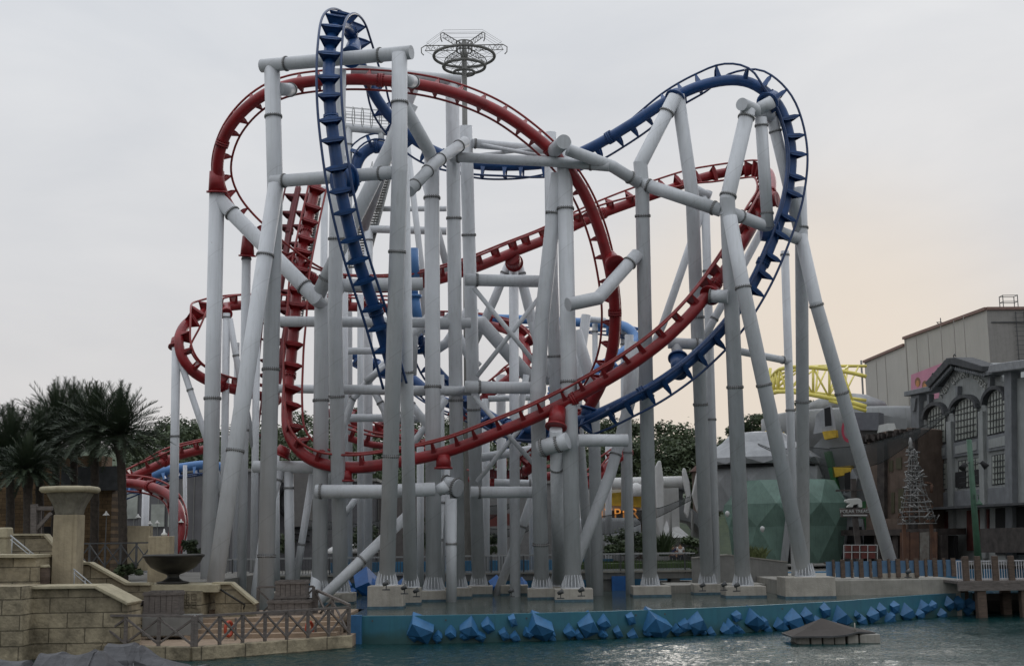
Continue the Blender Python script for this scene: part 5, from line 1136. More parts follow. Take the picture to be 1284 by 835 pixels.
bm = BM(); a, b = W2.at(1112, 536), W2.at(1128, 531); box(bm, ((a.x+b.x)/2, a.y + 1, a.z + .05), (b.x-a.x, 2, .5), rz=.1, taper=.8); obj('roof_vent', bm, M_SIGNL, t)
W2.plate([(1080, 664), (1200, 662), (1200, 670), (1080, 671)], 1.8, 2.6, M_RUIND, t, 'ledge')
bm = BM()
for x in (1119, 1142, 1198): W2.add(bm, [(x, 670), (x+7, 670), (x+7, 702), (x, 702)], 1.6, .5)
obj('stilt', bm, M_RUIND, t)
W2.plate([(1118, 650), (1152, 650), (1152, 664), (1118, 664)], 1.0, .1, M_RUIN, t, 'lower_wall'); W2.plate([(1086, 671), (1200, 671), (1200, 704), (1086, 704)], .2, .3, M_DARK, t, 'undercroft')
for (x0, x1) in ((1156, 1168), (1169, 1180), (1181, 1193), (1194, 1203)): W2.plate([(x0, 667), (x1, 666), (x1, 702), (x0, 703)], 1.9, .05, M_RUST if x0 != 1181 else mat('peeling_white_corrugated', (.2, .2, .18), scale=2, rough=.8, col2=(.07, .05, .04)), t, 'corrugated_sheet')
# annex between dome and ruin
W3 = Wall(1040, 92, 1100, 90)
t = thing('wrecked_grey_structure', 'tumbled grey panels with green beams between the green dome and the ruin', 'building', W3.at(1065, 690))
W3.plate([(1020, 560), (1040, 540), (1060, 536), (1078, 520), (1106, 520), (1106, 700), (1020, 700)], 0, 5, M_DOME, t, 'wall')
W3.plate([(1076, 518), (1107, 518), (1107, 540), (1076, 540)], .8, 1, mat('slate_band', (.12, .125, .14), rough=.7, var=.15), t, 'roof_box')
for poly, m_ in (([(1046, 588), (1052, 586), (1062, 640), (1056, 640)], M_GREEND), ([(1085, 630), (1092, 628), (1100, 700), (1092, 700)], M_GREEND), ([(1040, 568), (1047, 566), (1055, 600), (1049, 602)], M_GREEND), ([(1050, 586), (1074, 584), (1074, 594), (1052, 599)], M_YELD), ([(1038, 542), (1054, 540), (1055, 549), (1041, 552)], M_YELD)):
    W3.plate(poly, 1.0, .5, m_, t, 'beam' if m_ is M_GREEND else 'yellow_panel')
for poly in ([(1064, 620), (1076, 588), (1082, 600), (1078, 625)], [(1030, 520), (1046, 508), (1052, 540), (1026, 545)], [(1052, 655), (1090, 650), (1096, 690), (1060, 694)], [(1025, 600), (1040, 596), (1036, 610), (1028, 612)]): W3.plate(poly, random.uniform(.8, 1.4), .4, M_DOMEL, t, 'tilted_panel')
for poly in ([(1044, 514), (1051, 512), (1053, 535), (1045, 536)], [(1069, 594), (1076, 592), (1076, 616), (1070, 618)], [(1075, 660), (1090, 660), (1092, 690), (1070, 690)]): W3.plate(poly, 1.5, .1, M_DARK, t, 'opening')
bm = BM(); c = W3.at(1063, 540, 1.2)
prism(bm, [c + W3.u*math.cos(a)*.45 + Vector((0, 0, math.sin(a)*.8)) for a in [2*math.pi*k/20 for k in range(20)]], -W3.n*.1); obj('red_oval_sign', bm, mat('sign_red', (.35, .03, .06), rough=.5), t)
bm = BM(); prism(bm, [c + W3.n*.02 + W3.u*math.cos(a)*.28 + Vector((0, 0, math.sin(a)*.55)) for a in [2*math.pi*k/20 for k in range(20)]], -W3.n*.1); obj('oval_sign_centre', bm, mat('sign_grey', (.2, .16, .17), rough=.5), t)
t = thing('red_rack', 'low white framed rack of red boxes behind the panel fence', 'rack', P(1080, 700, 70)); bm = BM()
for i in range(4):
    for j in range(2): q = P(1064 + i*9.5, 696 - j*9, 72); box(bm, q, (.36, .3, .32))
obj('boxes', bm, M_REDDOOR, t); bm = BM()
for x in (1058, 1068, 1078, 1088, 1100): bar(bm, P(x, 704, 71.7), P(x, 683, 71.7), .04, .04)
for y in (683, 692): bar(bm, P(1058, y, 71.7), P(1100, y, 71.7), .04, .04)
obj('frame', bm, M_RAIL, t)

# faceted dome
def faceted(cpx, Y, prof, k, m, parent, name, a0=.2):
    c = P(cpx, 660, Y); u = Y/F_PX; bm = BM(); rings = []
    for r_, py in prof: z = ZP(cpx, py, Y); rings.append([bm.verts.new((c.x + r_*u*math.cos(a0+2*math.pi*i/k + (math.pi/k if len(rings) % 2 else 0)), c.y + r_*u*math.sin(a0+2*math.pi*i/k + (math.pi/k if len(rings) % 2 else 0)), z)) for i in range(k)])
    for j, (A, B_) in enumerate(zip(rings[:-1], rings[1:])):
        for i in range(k):
            n_ = (i+1) % k
            if j % 2 == 0: bm.faces.new((A[i], A[n_], B_[i])); bm.faces.new((A[n_], B_[n_], B_[i]))
            else: bm.faces.new((A[i], B_[n_], B_[i])); bm.faces.new((A[i], A[n_], B_[n_]))
    bm.faces.new(rings[-1]); bm.faces.new(list(reversed(rings[0]))); bmesh.ops.recalc_face_normals(bm, faces=bm.faces[:])
    return obj(name, bm, m, parent)
t = thing('faceted_dome', 'polygonal grey dome with a pale faceted roof above a green faceted base', 'building', P(975, 700, 92))
faceted(985, 90, [(66, 705), (74, 660), (78, 632), (62, 603)], 9, M_GREEN, t, 'green_base'); faceted(962, 92, [(70, 640), (72, 604), (66, 583)], 10, M_DOME, t, 'wall'); faceted(955, 92, [(75, 584), (78, 576), (48, 556), (34, 544), (6, 541)], 10, M_DOMEL, t, 'roof')
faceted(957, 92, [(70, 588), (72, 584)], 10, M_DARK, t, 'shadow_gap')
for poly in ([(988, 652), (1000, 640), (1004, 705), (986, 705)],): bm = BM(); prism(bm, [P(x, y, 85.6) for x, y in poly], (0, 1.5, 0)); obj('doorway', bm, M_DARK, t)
for a_, b_ in (((983, 705), (990, 645)), ((1006, 705), (1001, 645))): bm = BM(); bar(bm, P(*a_, 85.3), P(*b_, 85.3), .35, .6); obj('door_jamb', bm, M_DOME, t)
for (x, y) in ((956, 663), (912, 644)): bm = BM(); q = P(x, y, 84.8); lathe(bm, q, [(.06, -.2), (.14, -.05), (.14, .1), (.05, .18)], seg=12); obj('wall_lamp', bm, M_WHITE, t)
t = thing('curved_grey_hall', 'curved grey hall carrying the yellow truss', 'building', P(1060, 600, 104))
bm = BM(); c = P(1078, 560, 108); c.z = 0; lathe(bm, c, [(6.9, 8.0), (7.0, ZP(1078, 552, 101)), (7.9, ZP(1078, 541, 100)), (7.9, ZP(1078, 512, 100)), (7.2, ZP(1078, 508, 100))], seg=40); obj('drum', bm, M_DOME, t); bm = BM(); lathe(bm, c, [(5.5, .5), (5.5, 8.2)], seg=24); obj('core', bm, M_GREYWALL, t)
bm = BM(); lathe(bm, c + Vector((-1, 0, 0)), [(3.5, ZP(1078, 510, 104)), (3.2, ZP(1078, 500, 104)), (1.8, ZP(1078, 490, 104)), (.3, ZP(1078, 486, 104))], seg=28); obj('pale_cupola', bm, M_DOMEL, t)
bm = BM()
for k in range(4): bar(bm, P(934 + k*5, 556 - k*1, 97), P(975 + k*4, 533 + k*5, 97), .35, .14)
obj('yellow_roof_stripes', bm, M_YELD, t)
t = thing('yellow_truss', 'yellow tubular truss curving across the top of the grey hall', 'truss', P(1030, 500, 99))
def arcp(pts, n=8): return [q[0] for q in catmull([[P(*p), Vector((0, 0, 1))] for p in pts], 1.0)]
ch = {}
for nm, pts, r_ in (('t1', [(968, 472, 103), (978, 463, 100), (1000, 460, 98), (1040, 463, 97), (1070, 468, 96), (1086, 472, 96)], .15), ('t2', [(990, 466, 106), (1015, 460, 108), (1050, 459, 109), (1086, 459, 110)], .13), ('b1', [(962, 496, 103), (975, 491, 100), (1000, 492, 98), (1040, 499, 97), (1070, 505, 96), (1086, 510, 96)], .17), ('b2', [(965, 486, 105), (990, 488, 104), (1040, 495, 104), (1086, 502, 104)], .13), ('b3', [(1040, 502, 97), (1070, 510, 96), (1086, 515, 96)], .14)):
    l = arcp(pts); ch[nm] = l; bm = BM(); sweep(bm, l, r_, seg=10); obj('chord', bm, M_YEL, t)
def pick(l, f): return l[min(len(l)-1, int(f*(len(l)-1)))]
for i in range(8): f = i/8; bm = BM(); pipe(bm, pick(ch['t1'], f), pick(ch['b1'], f), .1, seg=8); pipe(bm, pick(ch['t1'], f), pick(ch['b1'], min(1, f+.12)), .08, seg=8); obj('web', bm, M_YEL, t)
for i in range(6): f = i/6; bm = BM(); pipe(bm, pick(ch['t2'], f), pick(ch['b2'], f), .08, seg=8); pipe(bm, pick(ch['t2'], f), pick(ch['t1'], f), .07, seg=8); pipe(bm, pick(ch['b2'], f), pick(ch['t2'], min(1, f+.16)), .07, seg=8); obj('web', bm, M_YEL, t)
bm = BM(); pipe(bm, P(962, 500, 103), P(966, 462, 104), .12, seg=8); obj('end_strut', bm, M_YEL, t)

# shops, fins and canopies seen through the columns right of centre
t = thing('yellow_banded_shop', 'white shop with a yellow band and orange lettering left of the kinked column', 'shop', P(770, 700, 96))
bm = BM(); a, b = P(728, 650, 96), P(852, 650, 96); box(bm, ((a.x+b.x)/2, 100, (ZP(790, 606, 96)+1)/2), (b.x-a.x, 8, ZP(790, 606, 96)-1)); obj('wall', bm, M_WHITE, t)
bm = BM(); prism(bm, [P(758, 619, 95.6), P(795, 615, 95.6), P(804, 617, 95.6), P(804, 636, 95.6), P(758, 633, 95.6)], (0, .5, 0)); obj('yellow_band', bm, M_YELD, t)
bm = BM(); a, b = P(760, 640, 95.7), P(812, 700, 95.7); box(bm, ((a.x+b.x)/2, 95.9, (a.z+b.z)/2), (b.x-a.x, .2, a.z-b.z)); obj('shopfront', bm, mat('shop_interior', (.04, .025, .015), rough=.7), t)
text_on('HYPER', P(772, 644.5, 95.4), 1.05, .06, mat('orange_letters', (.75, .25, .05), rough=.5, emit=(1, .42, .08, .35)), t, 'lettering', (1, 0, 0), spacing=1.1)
bm = BM(); a = P(735, 606, 94); pipe(bm, P(728, 607, 95), P(855, 604, 95), .42, seg=18); obj('roof_pipe', bm, M_WHITE, t); bm = BM(); lathe(bm, P(798, 622, 94), [(.55, 0), (.55, .5), (.4, .8), (.1, .95)], seg=16); obj('roof_vent', bm, M_WHITE, t)
bm = BM(); bar(bm, P(785, 613, 95), P(812, 613, 95), .6, .3); obj('blue_band', bm, BLUE, t)
t = thing('silo', 'round pale drum shaped kiosk behind the capped column', 'kiosk', P(752, 690, 90)); bm = BM(); q = P(752, 690, 92); lathe(bm, (q.x, q.y, 1.2), [(2.0, 0), (2.0, .9), (2.7, 1.3), (2.9, 2.6), (2.9, 3.6), (2.6, 3.9)], seg=28); obj('drum', bm, M_DOMEL, t)
def blade(label, pts, Y, th):
    t = thing('white_fin', label, 'fin', P(pts[0][0], pts[0][1], Y), 'white upright fins by the walkway'); bm = BM(); prism(bm, [P(x, y, Y) for x, y in pts], (0, th, 0)); obj('blade', bm, M_WHITE, t, bevel=.08)
blade('tall white pointed fin just right of the kinked column', [(822, 585), (826, 577), (829, 578), (832, 600), (833, 650), (831, 685), (826, 672), (823, 630)], 92, .6)
blade('curved white fin left of the crest legs', [(856, 592), (857, 586), (860, 588), (865, 605), (867, 628), (863, 650), (858, 642), (861, 622), (857, 604)], 92, .5)
blade('grey leaf shaped fin touching the crest legs', [(868, 620), (874, 592), (880, 600), (882, 640), (880, 650), (874, 640)], 93, .5)
t = thing('grey_canopy', 'swept grey canopy with a pale tent over the walkway', 'canopy', P(860, 690, 97)); bm = BM(); prism(bm, [P(828, 640, 97), P(860, 632, 97), (P(884, 650, 97)), P(884, 675, 97), P(872, 656, 97), P(840, 648, 97)], (0, 5, 0)); obj('roof', bm, M_DOME, t)
bm = BM(); q = [P(838, 664, 95), P(852, 661, 95), P(866, 673, 94), P(842, 674, 93)]; prism(bm, q, (0, 3, .3)); obj('tent', bm, M_WHITE, t); bm = BM(); tp = P(836, 652, 94.5); vs = [bm.verts.new(P(x, 674, y)) for x, y in ((828, 93.5), (843, 93.5), (843, 96), (828, 96))]; tv = bm.verts.new(tp)
for i in range(4): bm.faces.new((vs[i], vs[(i+1) % 4], tv))
obj('peak_tent', bm, M_WHITE, t)
bm = BM(); a, b = P(842, 676, 98.5), P(885, 676, 98.5); box(bm, ((a.x+b.x)/2, 99.5, 2.4), (b.x-a.x, 1.5, 1.7)); obj('rear_wall', bm, M_CONCG, t)
bm = BM()
for x in (841, 868): pipe(bm, P(x, 697, 93), P(x, 640, 93), .1, seg=10)
obj('post', bm, M_CONCG, t)
t = thing('dark_boom', 'dark mechanical boom between the white fins', 'boom', P(845, 612, 98)); bm = BM(); pipe(bm, P(832, 610, 98), P(862, 612, 98), .35, seg=12); bar(bm, P(850, 605, 97.8), P(862, 608, 97.8), .5, .9); bar(bm, P(838, 615, 98), P(838, 640, 98), .25, .25); bar(bm, P(852, 615, 98), P(850, 640, 98), .5, .5); obj('boom', bm, M_DARKSTEEL, t)
t = thing('brick_lodge', 'small red roofed lodge in the trees between the fins and the dome', 'house', P(868, 580, 140)); bm = BM(); q = P(870, 586, 138); box(bm, (q.x + 1, q.y, q.z - 3.4), (2.2, 2, 6)); obj('wall', bm, M_RUIN, t); bm = BM(); box(bm, (q.x + 1, q.y, q.z - .1), (2.8, 2.6, .7), taper=.5); obj('roof', bm, mat('roof_tile', (.1, .055, .045), rough=.9), t)

# buildings on the left
t = thing('tan_brick_building', 'tan brick building with a dark shaded roof behind the palms', 'building', P(60, 690, 72)); bm = BM(); a, b = P(-120, 600, 72), P(141, 600, 72); z0 = ZP(60, 612, 72); box(bm, ((a.x+b.x)/2, 73, (z0+1)/2), (b.x-a.x, 2, z0-1)); obj('wall', bm, M_TANBRICK, t)
bm = BM(); z1 = ZP(60, 573, 73); box(bm, ((a.x+b.x)/2 - .3, 73.2, (z0+z1)/2), (b.x-a.x - .8, 1.9, z1-z0)); obj('upper_wall', bm, mat('brown_render', (.16, .1, .055), rough=.9, var=.25, scale=.8, streak=.4), t); bm = BM(); a2, b2 = P(75, 600, 71.5), P(148, 600, 71.5); box(bm, ((a2.x+b2.x)/2, 72.2, ZP(110, 600, 72)), (b2.x-a2.x, 1.0, 1.3)); obj('dark_awning', bm, M_DARKSTEEL, t)
bm = BM(); a3, b3 = P(52, 660, 71.9), P(66, 695, 71.9); box(bm, ((a3.x+b3.x)/2, 72, (a3.z+b3.z)/2), (b3.x-a3.x, .15, a3.z-b3.z)); obj('doorway', bm, M_DARK, t)
def greyhall(label, px0, px1, pyt, Y, ribs, m=M_GREYWALL, extra=None):
    t = thing('grey_hall', label, 'building', P((px0+px1)/2, 690, Y)); a, b = P(px0, 600, Y), P(px1, 600, Y); z = ZP((px0+px1)/2, pyt, Y); bm = BM(); box(bm, ((a.x+b.x)/2, Y + 5, (z+1)/2), (b.x-a.x, 10, z-1)); obj('wall', bm, m, t)
    bm = BM(); x = a.x + .3
    while x < b.x: bar(bm, (x, Y - .03, 1), (x, Y - .03, z - .1), .06, .08); x += ribs
    obj('ribs', bm, M_CONCG, t); bm = BM(); box(bm, ((a.x+b.x)/2, Y + 5, z + .1), (b.x-a.x + .4, 10.4, .22)); obj('parapet', bm, M_CONCG, t); return t
t = greyhall('grey ribbed hall low at the left behind the red arch', 150, 330, 592, 100, .9)
for x0, x1, y0, y1 in ((160, 172, 610, 650), (190, 206, 632, 660), (212, 216, 600, 660)): bm = BM(); a, b = P(x0, y0, 99.9), P(x1, y1, 99.9); box(bm, ((a.x+b.x)/2, 99.9, (a.z+b.z)/2), (b.x-a.x, .12, a.z-b.z)); obj('window', bm, M_PANE, t)
t = greyhall('dark grey hall with a dark round emblem behind the V column', 330, 470, 604, 102, 2.2, mat('slate_wall', (.085, .085, .09), rough=.8, var=.2))
q = P(374, 628, 101.8); bm = BM()
for r_, s_ in ((1.5, .16), (.85, .16)): sweep(bm, [q + Vector((math.cos(a)*r_, 0, math.sin(a)*r_)) for a in [2*math.pi*k/28 for k in range(5, 27)]], s_, seg=6)
for k in range(3): bar(bm, q + Vector((-.8, 0, -2 - k*.45)), q + Vector((.9, 0, -2.2 - k*.45)), .14, .14)
obj('round_emblem', bm, M_DARK, t); bm = BM(); prism(bm, [P(358, 580, 101.5), P(388, 580, 101.5), P(392, 660, 101.5), P(356, 660, 101.5)], (0, .4, 0)); obj('pale_panel', bm, mat('dusty_panel', (.13, .125, .12), rough=.8), t)
t = greyhall('brownish grey hall behind the near portal leg', 470, 600, 610, 104, 3.1, mat('brown_grey_wall', (.1, .092, .088), rough=.8, var=.2)); greyhall('pale grey hall with white pillars behind the parked train', 600, 735, 606, 104, 2.4, mat('pale_grey_wall', (.15, .15, .148), rough=.8, var=.15))
t = thing('white_kiosk', 'small white topped kiosk behind the leaning brace', 'kiosk', P(440, 680, 90)); q = P(440, 690, 90); bm = BM(); lathe(bm, (q.x, q.y, 1.4), [(1.1, 0), (1.1, 1.6)], seg=14); obj('wall', bm, M_CONCG, t); bm = BM(); lathe(bm, (q.x, q.y, 3.0), [(1.9, 0), (1.5, .3), (.5, .9), (.05, 1.1)], seg=20); obj('roof', bm, M_WHITE, t)
t = thing('upright_white_sail', 'white sail shaped panel behind the V column', 'sail', P(446, 680, 88)); bm = BM(); prism(bm, [P(443, 690, 88), P(444, 662, 88), P(452, 675, 88), P(448, 690, 88)], (0, .3, 0)); obj('panel', bm, M_WHITE, t)
t = thing('red_shop_sign', 'dark red sign board on a wall seen between the rear columns', 'sign', P(622, 652, 96)); bm = BM(); prism(bm, [P(613, 645, 96), P(646, 643, 96), P(646, 658, 96), P(613, 660, 96)], (0, .3, 0)); obj('board', bm, M_REDDOOR, t)

# nets
def net(label, top, bot, Y0, Y1):
    n = 14; t = None; bm = BM(); A = []; B_ = []
    def sp(l, f):
        k = f*(len(l)-1); i = min(int(k), len(l)-2); r_ = k-i; return l[i][0]*(1-r_) + l[i+1][0]*r_, l[i][1]*(1-r_) + l[i+1][1]*r_
    for i in range(n+1):
        f = i/n; Y = Y0 + (Y1-Y0)*f; A.append(bm.verts.new(P(*sp(top, f), Y))); B_.append(bm.verts.new(P(*sp(bot, f), Y - .6)))
    for i in range(n): bm.faces.new((A[i], A[i+1], B_[i+1], B_[i])).smooth = True
    for l in (A, B_): sweep(bm, [v.co.copy() for v in l], .03, seg=5)
    o = obj('net', bm, M_NET); o.name = 'shade_net'; tag(o, label, 'net', 'sagging dark shade nets'); md = o.modifiers.new('s', 'SOLIDIFY'); md.thickness = .01
net('long dark net sagging from the grey facade to the green dome', [(1040, 562), (1085, 558), (1120, 548), (1160, 534), (1196, 510)], [(1040, 585), (1085, 586), (1108, 579), (1142, 556), (1168, 537), (1198, 512)], 84, 80)
net('narrow dark net over the right side of the grey dome', [(950, 556), (970, 564), (990, 562), (1010, 560), (1040, 563)], [(951, 558), (970, 567), (990, 569), (1010, 577), (1040, 586)], 84, 84)
net('dark net rising towards the white fins', [(735, 650), (790, 642), (830, 636), (865, 622)], [(735, 672), (775, 668), (830, 646), (868, 626)], 84, 86)
net('small dark net with a drooping point between the rear columns', [(595, 635), (615, 634), (630, 633), (645, 631)], [(595, 653), (612, 652), (625, 645), (646, 632)], 84, 84)
net('low dark net across the rear bays above the bridge', [(595, 660), (620, 663), (650, 663), (672, 656)], [(595, 668), (620, 673), (650, 672), (668, 662)], 84, 84)
net('long low net behind the V column and rear trestle', [(385, 652), (420, 655), (450, 657), (480, 652)], [(385, 664), (420, 663), (450, 666), (480, 662)], 85, 85)

# sculpture of scrap metal
random.seed(21); q = P(1150, 655, 74); u = 74/F_PX
t = thing('scrap_metal_tower', 'tapering openwork tower of silvery scrap metal before the ruin', 'sculpture', (q.x, q.y, q.z)); H = (655-565)*u; bm = BM()
def rt(z): return (20*(1 - z/H)**1.25 + 3.2)*u
for k in range(11):
    a = 2*math.pi*k/11; sweep(bm, [Vector((q.x + math.cos(a)*rt(z), q.y + math.sin(a)*rt(z), q.z + z)) for z in [H*i/9 for i in range(10)]], .013, seg=5)
for i in range(14): z = H*(i+random.uniform(-.3,.3))/14; sweep(bm, [Vector((q.x + math.cos(a)*rt(z), q.y + math.sin(a)*rt(z), q.z + z)) for a in [2*math.pi*k/14 for k in range(14)]], .022, seg=5, closed=True)
obj('lattice', bm, M_CHROME, t); bm = BM()
for k in range(150):
    z = H*random.random()**1.1; a = random.uniform(0, 6.28); r_ = rt(z)*random.uniform(.7, 1.1); c = Vector((q.x + math.cos(a)*r_, q.y + math.sin(a)*r_, q.z + z)); d = Vector((random.uniform(-1, 1), random.uniform(-1, 1), random.uniform(-1, 1))).normalized()*random.uniform(.12, .35); pipe(bm, c - d, c + d, random.uniform(.012, .045), seg=7)
obj('metal_cladding', bm, M_CHROME, t); bm = BM()
for k in range(26): z = H*.22*random.random(); a = random.uniform(0, 6.28); r_ = rt(z)*random.uniform(.6, 1); c = Vector((q.x + math.cos(a)*r_, q.y + math.sin(a)*r_, q.z + z)); box(bm, c, (.18, .14, .12), random.uniform(0, 3))
obj('rusty_base', bm, M_RUST, t); bm = BM(); lathe(bm, (q.x - .1, q.y, q.z + H), [(.1, 0), (.16, .1), (.1, .25), (.13, .4), (.04, .7)], seg=10); pipe(bm, (q.x-.4, q.y, q.z+H-.1), (q.x+.4, q.y, q.z+H-.15), .05, seg=6); obj('finial', bm, M_CHROME, t)
bm = BM()
for s in (-1, 1): bm = BM(); bar(bm, (q.x + s*.75, q.y, q.z), (q.x + s*.85, q.y, 1.5), .18, .18); obj('leg', bm, M_RUST, t)
bm = BM()
pipe(bm, P(1160, 605, 73.5), P(1168, 606, 73.5), .05, seg=6); pipe(bm, P(1168, 607, 73.5), P(1168, 618, 73.5), .08, seg=8); obj('side_tube', bm, M_RUST, t)
# green lamp post
t = thing('green_lamp_post', 'tall green post with two black spotlights and a bell lamp by the pier', 'lamp post', P(1228, 725, 66)); bm = BM(); a, b = P(1215, 551, 66), P(1228, 722, 66); sweep(bm, [b, b.lerp(a, .5), a], [.19, .15, .13], seg=12); obj('pole', bm, M_LAMPG, t)
for sx, (x, y) in ((-1, (1209, 584)), (1, (1232, 582))):
    bm = BM(); c = P(x, y, 65.8); pipe(bm, c + Vector((-.05*sx, 0, .12)), c + Vector((.16*sx, -.12, -.16)), .1, .17, seg=14); obj('spotlight', bm, M_DARK, t); bm = BM(); pipe(bm, c, P(1218, 577, 66), .03, seg=6); obj('bracket', bm, M_DARKSTEEL, t)
bm = BM(); c = P(1228, 633, 65.6); lathe(bm, c, [(.17, 0), (.15, .08), (.06, .2), (.03, .3)], seg=14); obj('bell_lamp', bm, M_LAMPG, t); bm = BM(); sweep(bm, [c + Vector((0, 0, .3)), c + Vector((-.03, 0, .5)), c + Vector((-.2, .1, .55)), P(1222, 630, 66)], .02, seg=6); obj('bell_bracket', bm, M_LAMPG, t)
# polar bear sign
W4 = Wall(1052, 79, 1094, 79)
t = thing('polar_bear_sign', 'sign with a white polar bear cut-out above a lettered board', 'sign', W4.at(1073, 690)); M_SB = mat('sign_board', (.09, .07, .065), rough=.7)
W4.plate([(1053, 637), (1091, 637), (1089, 648), (1055, 648)], 0, .15, M_SB, t, 'board', .02)
W4.plate([(1058.5, 628), (1060, 626), (1062, 626), (1065, 625), (1074, 624.5), (1078, 625), (1080.5, 628), (1081, 636), (1076, 636), (1075.5, 632), (1070, 633), (1069, 636), (1061, 636), (1063, 633), (1065, 631), (1061, 630.5)], .1, .25, mat('bear_white', (.45, .45, .42), rough=.7, var=.1), t, 'bear_cutout', .04)
text_on('POLAR TREAD', W4.at(1072, 641, .04), .27, .03, M_SIGNL, t, 'lettering', W4.u); W4.plate([(1057, 645), (1087, 645), (1087, 646.6), (1057, 646.6)], .03, .03, M_SIGNL, t, 'lower_stripe')
bm = BM(); bar(bm, P(1072, 648, 79.2), P(1078, 705, 79.2), .3, .3); bar(bm, P(1070, 600, 79.3), P(1071, 640, 79.3), .3, .2); bar(bm, P(1048, 615, 79.2), P(1086, 614, 79.2), .1, .1); obj('post', bm, M_RUIND, t)
# white cone street lamps at the left
for x, y, Y, lab in ((133, 646, 62, 'white cone lamp between the two bare palm trunks'), (173, 649, 70, 'white cone lamp above the low block wall'), (188, 657, 80, 'leftmost of three white cone lamps right of the block wall'), (197, 656, 84, 'middle one of the three white cone lamps right of the block wall'), (227, 655, 75, 'white cone lamp just right of the outermost left column')):
    t = thing('cone_lamp', lab, 'lamp', P(x, y, Y), 'white cone lamps'); bm = BM(); c = P(x, y, Y); lathe(bm, c, [(.16, 0), (.15, .03), (.05, .12), (.03, .2)], seg=14); obj('shade', bm, MATS['white_lamp_shade'], t); bm = BM(); pipe(bm, c + Vector((.0, .05, .15)), Vector((c.x, c.y + .05, 1.9)), .02, seg=6); obj('pole', bm, M_DARKSTEEL, t)

# antenna wheel above the structure
q = P(582, 90, 100); t = thing('ring_mast', 'tall mast with three stacked rings and a spoked crown of wire arms', 'mast', (q.x, 100, 1.6)); u = 105/F_PX
bm = BM(); pipe(bm, (q.x, 100, 1.6), P(582, 52, 100), .26, .2, seg=12); obj('mast', bm, M_CONCG, t)
def circ(c, r_, n=40, ph=0): return [c + Vector((math.cos(2*math.pi*k/n+ph)*r_, math.sin(2*math.pi*k/n+ph)*r_, 0)) for k in range(n)]
for r_, y in ((38, 71), (26, 84), (13, 91.5)): bm = BM(); c = P(582, y, 100); sweep(bm, circ(c, r_*u), .12 if r_ > 20 else .1, seg=8, closed=True); obj('ring', bm, M_CONCG, t)
bm = BM()
for r_, y in ((38, 71), (26, 84), (13, 91.5)):
    c = P(582, y, 100)
    for k in range(8): a = 2*math.pi*k/8; pipe(bm, c + Vector((0, 0, -.3)), c + Vector((math.cos(a)*r_*u, math.sin(a)*r_*u, 0)), .024, seg=5); pipe(bm, c + Vector((0, 0, 1.2)), c + Vector((math.cos(a)*r_*u, math.sin(a)*r_*u, 0)), .016, seg=5)
obj('spokes', bm, M_CONCG, t)
c = P(582, 57, 100); bm = BM()
for k in range(6):
    a = 2*math.pi*k/6; d = Vector((math.cos(a), math.sin(a), 0)); e = c + d*49*u
    pipe(bm, c + d*8*u, e, .04, seg=6); pipe(bm, c + d*8*u + Vector((0, 0, -.45)), e + Vector((0, 0, -.42)), .03, seg=6); sweep(bm, [e, e + d*.3 + Vector((0, 0, -.2)), e + d*.28 + Vector((0, 0, -.6)), e + d*.1 + Vector((0, 0, -.8))], .045, seg=5)
    for j in range(12): f = j/12; p0 = (c + d*8*u).lerp(e, f); pipe(bm, p0 + Vector((0, 0, 0 if j % 2 else -.45)), (c + d*8*u).lerp(e, f + 1/12) + Vector((0, 0, -.45 if j % 2 else 0)), .02, seg=4)
obj('arm', bm, M_CONCG, t); bm = BM()
for zz, rr in ((0, 49), (.25, 47), (-.42, 49), (0, 44)):
    l = circ(c + Vector((0, 0, zz)), rr*u, 6)
    for i in range(6): pipe(bm, l[i], l[(i+1) % 6], .014, seg=4)
obj('wires', bm, mat('thin_wire', (.3, .3, .3), rough=.5), t); bm = BM(); sweep(bm, circ(c + Vector((0, 0, .2)), 10*u), .05, seg=6, closed=True); sweep(bm, circ(c + Vector((0, 0, -.5)), 10*u), .05, seg=6, closed=True)
for k in range(12): a = 2*math.pi*k/12; pipe(bm, c + Vector((math.cos(a)*10*u, math.sin(a)*10*u, .2)), c + Vector((math.cos(a)*10*u, math.sin(a)*10*u, -.5)), .03, seg=4)
lathe(bm, c + Vector((0, 0, -1.2)), [(.2, 0), (.32, .3), (.2, .8)], seg=12); obj('hub', bm, M_CONCG, t)
# hooped walkway on the lift top, blue crest rollers and stair
t = thing('hooped_walkway', 'hooped guard rail along the high rear beam left of the portal leg', 'guard rail', P(432, 158, 80.6)); a, b = P(432, 157, 80.6), P(500, 163, 80.6); bm = BM()
for k in range(7):
    f = k/6; p = a.lerp(b, f); 
    for dy in (-.5, .5): sweep(bm, [p + Vector((0, dy*.3, -.1)), p + Vector((-.03, dy*1.2, .3)), p + Vector((0, dy*1.2, .8)), p + Vector((0, dy*.7, 1.15)), p + Vector((0, 0, 1.2))], .03, seg=5)
obj('hoops', bm, M_RAIL, t); bm = BM()
for dy in (-.6, .6):
    for zz in (.3, .5, .72, .95): pipe(bm, a + Vector((0, dy, zz)), b + Vector((0, dy, zz)), .016, seg=4)
pipe(bm, a + Vector((0, 0, 1.2)), b + Vector((0, 0, 1.2)), .02, seg=4); obj('rails', bm, M_RAIL, t)
track('short blue lift crest with rollers under the hooped walkway', [(444, 232, 80, 0, -.5, 1), (447, 208, 80, -.6, -.4, .8), (456, 192, 80, -.4, -.4, 1), (472, 184, 80, 0, -.4, 1), (490, 190, 80, .3, -.4, 1), (500, 210, 80, .6, -.4, .8)], BLUE, BLUE_RAIL, r=.36, d=.7)
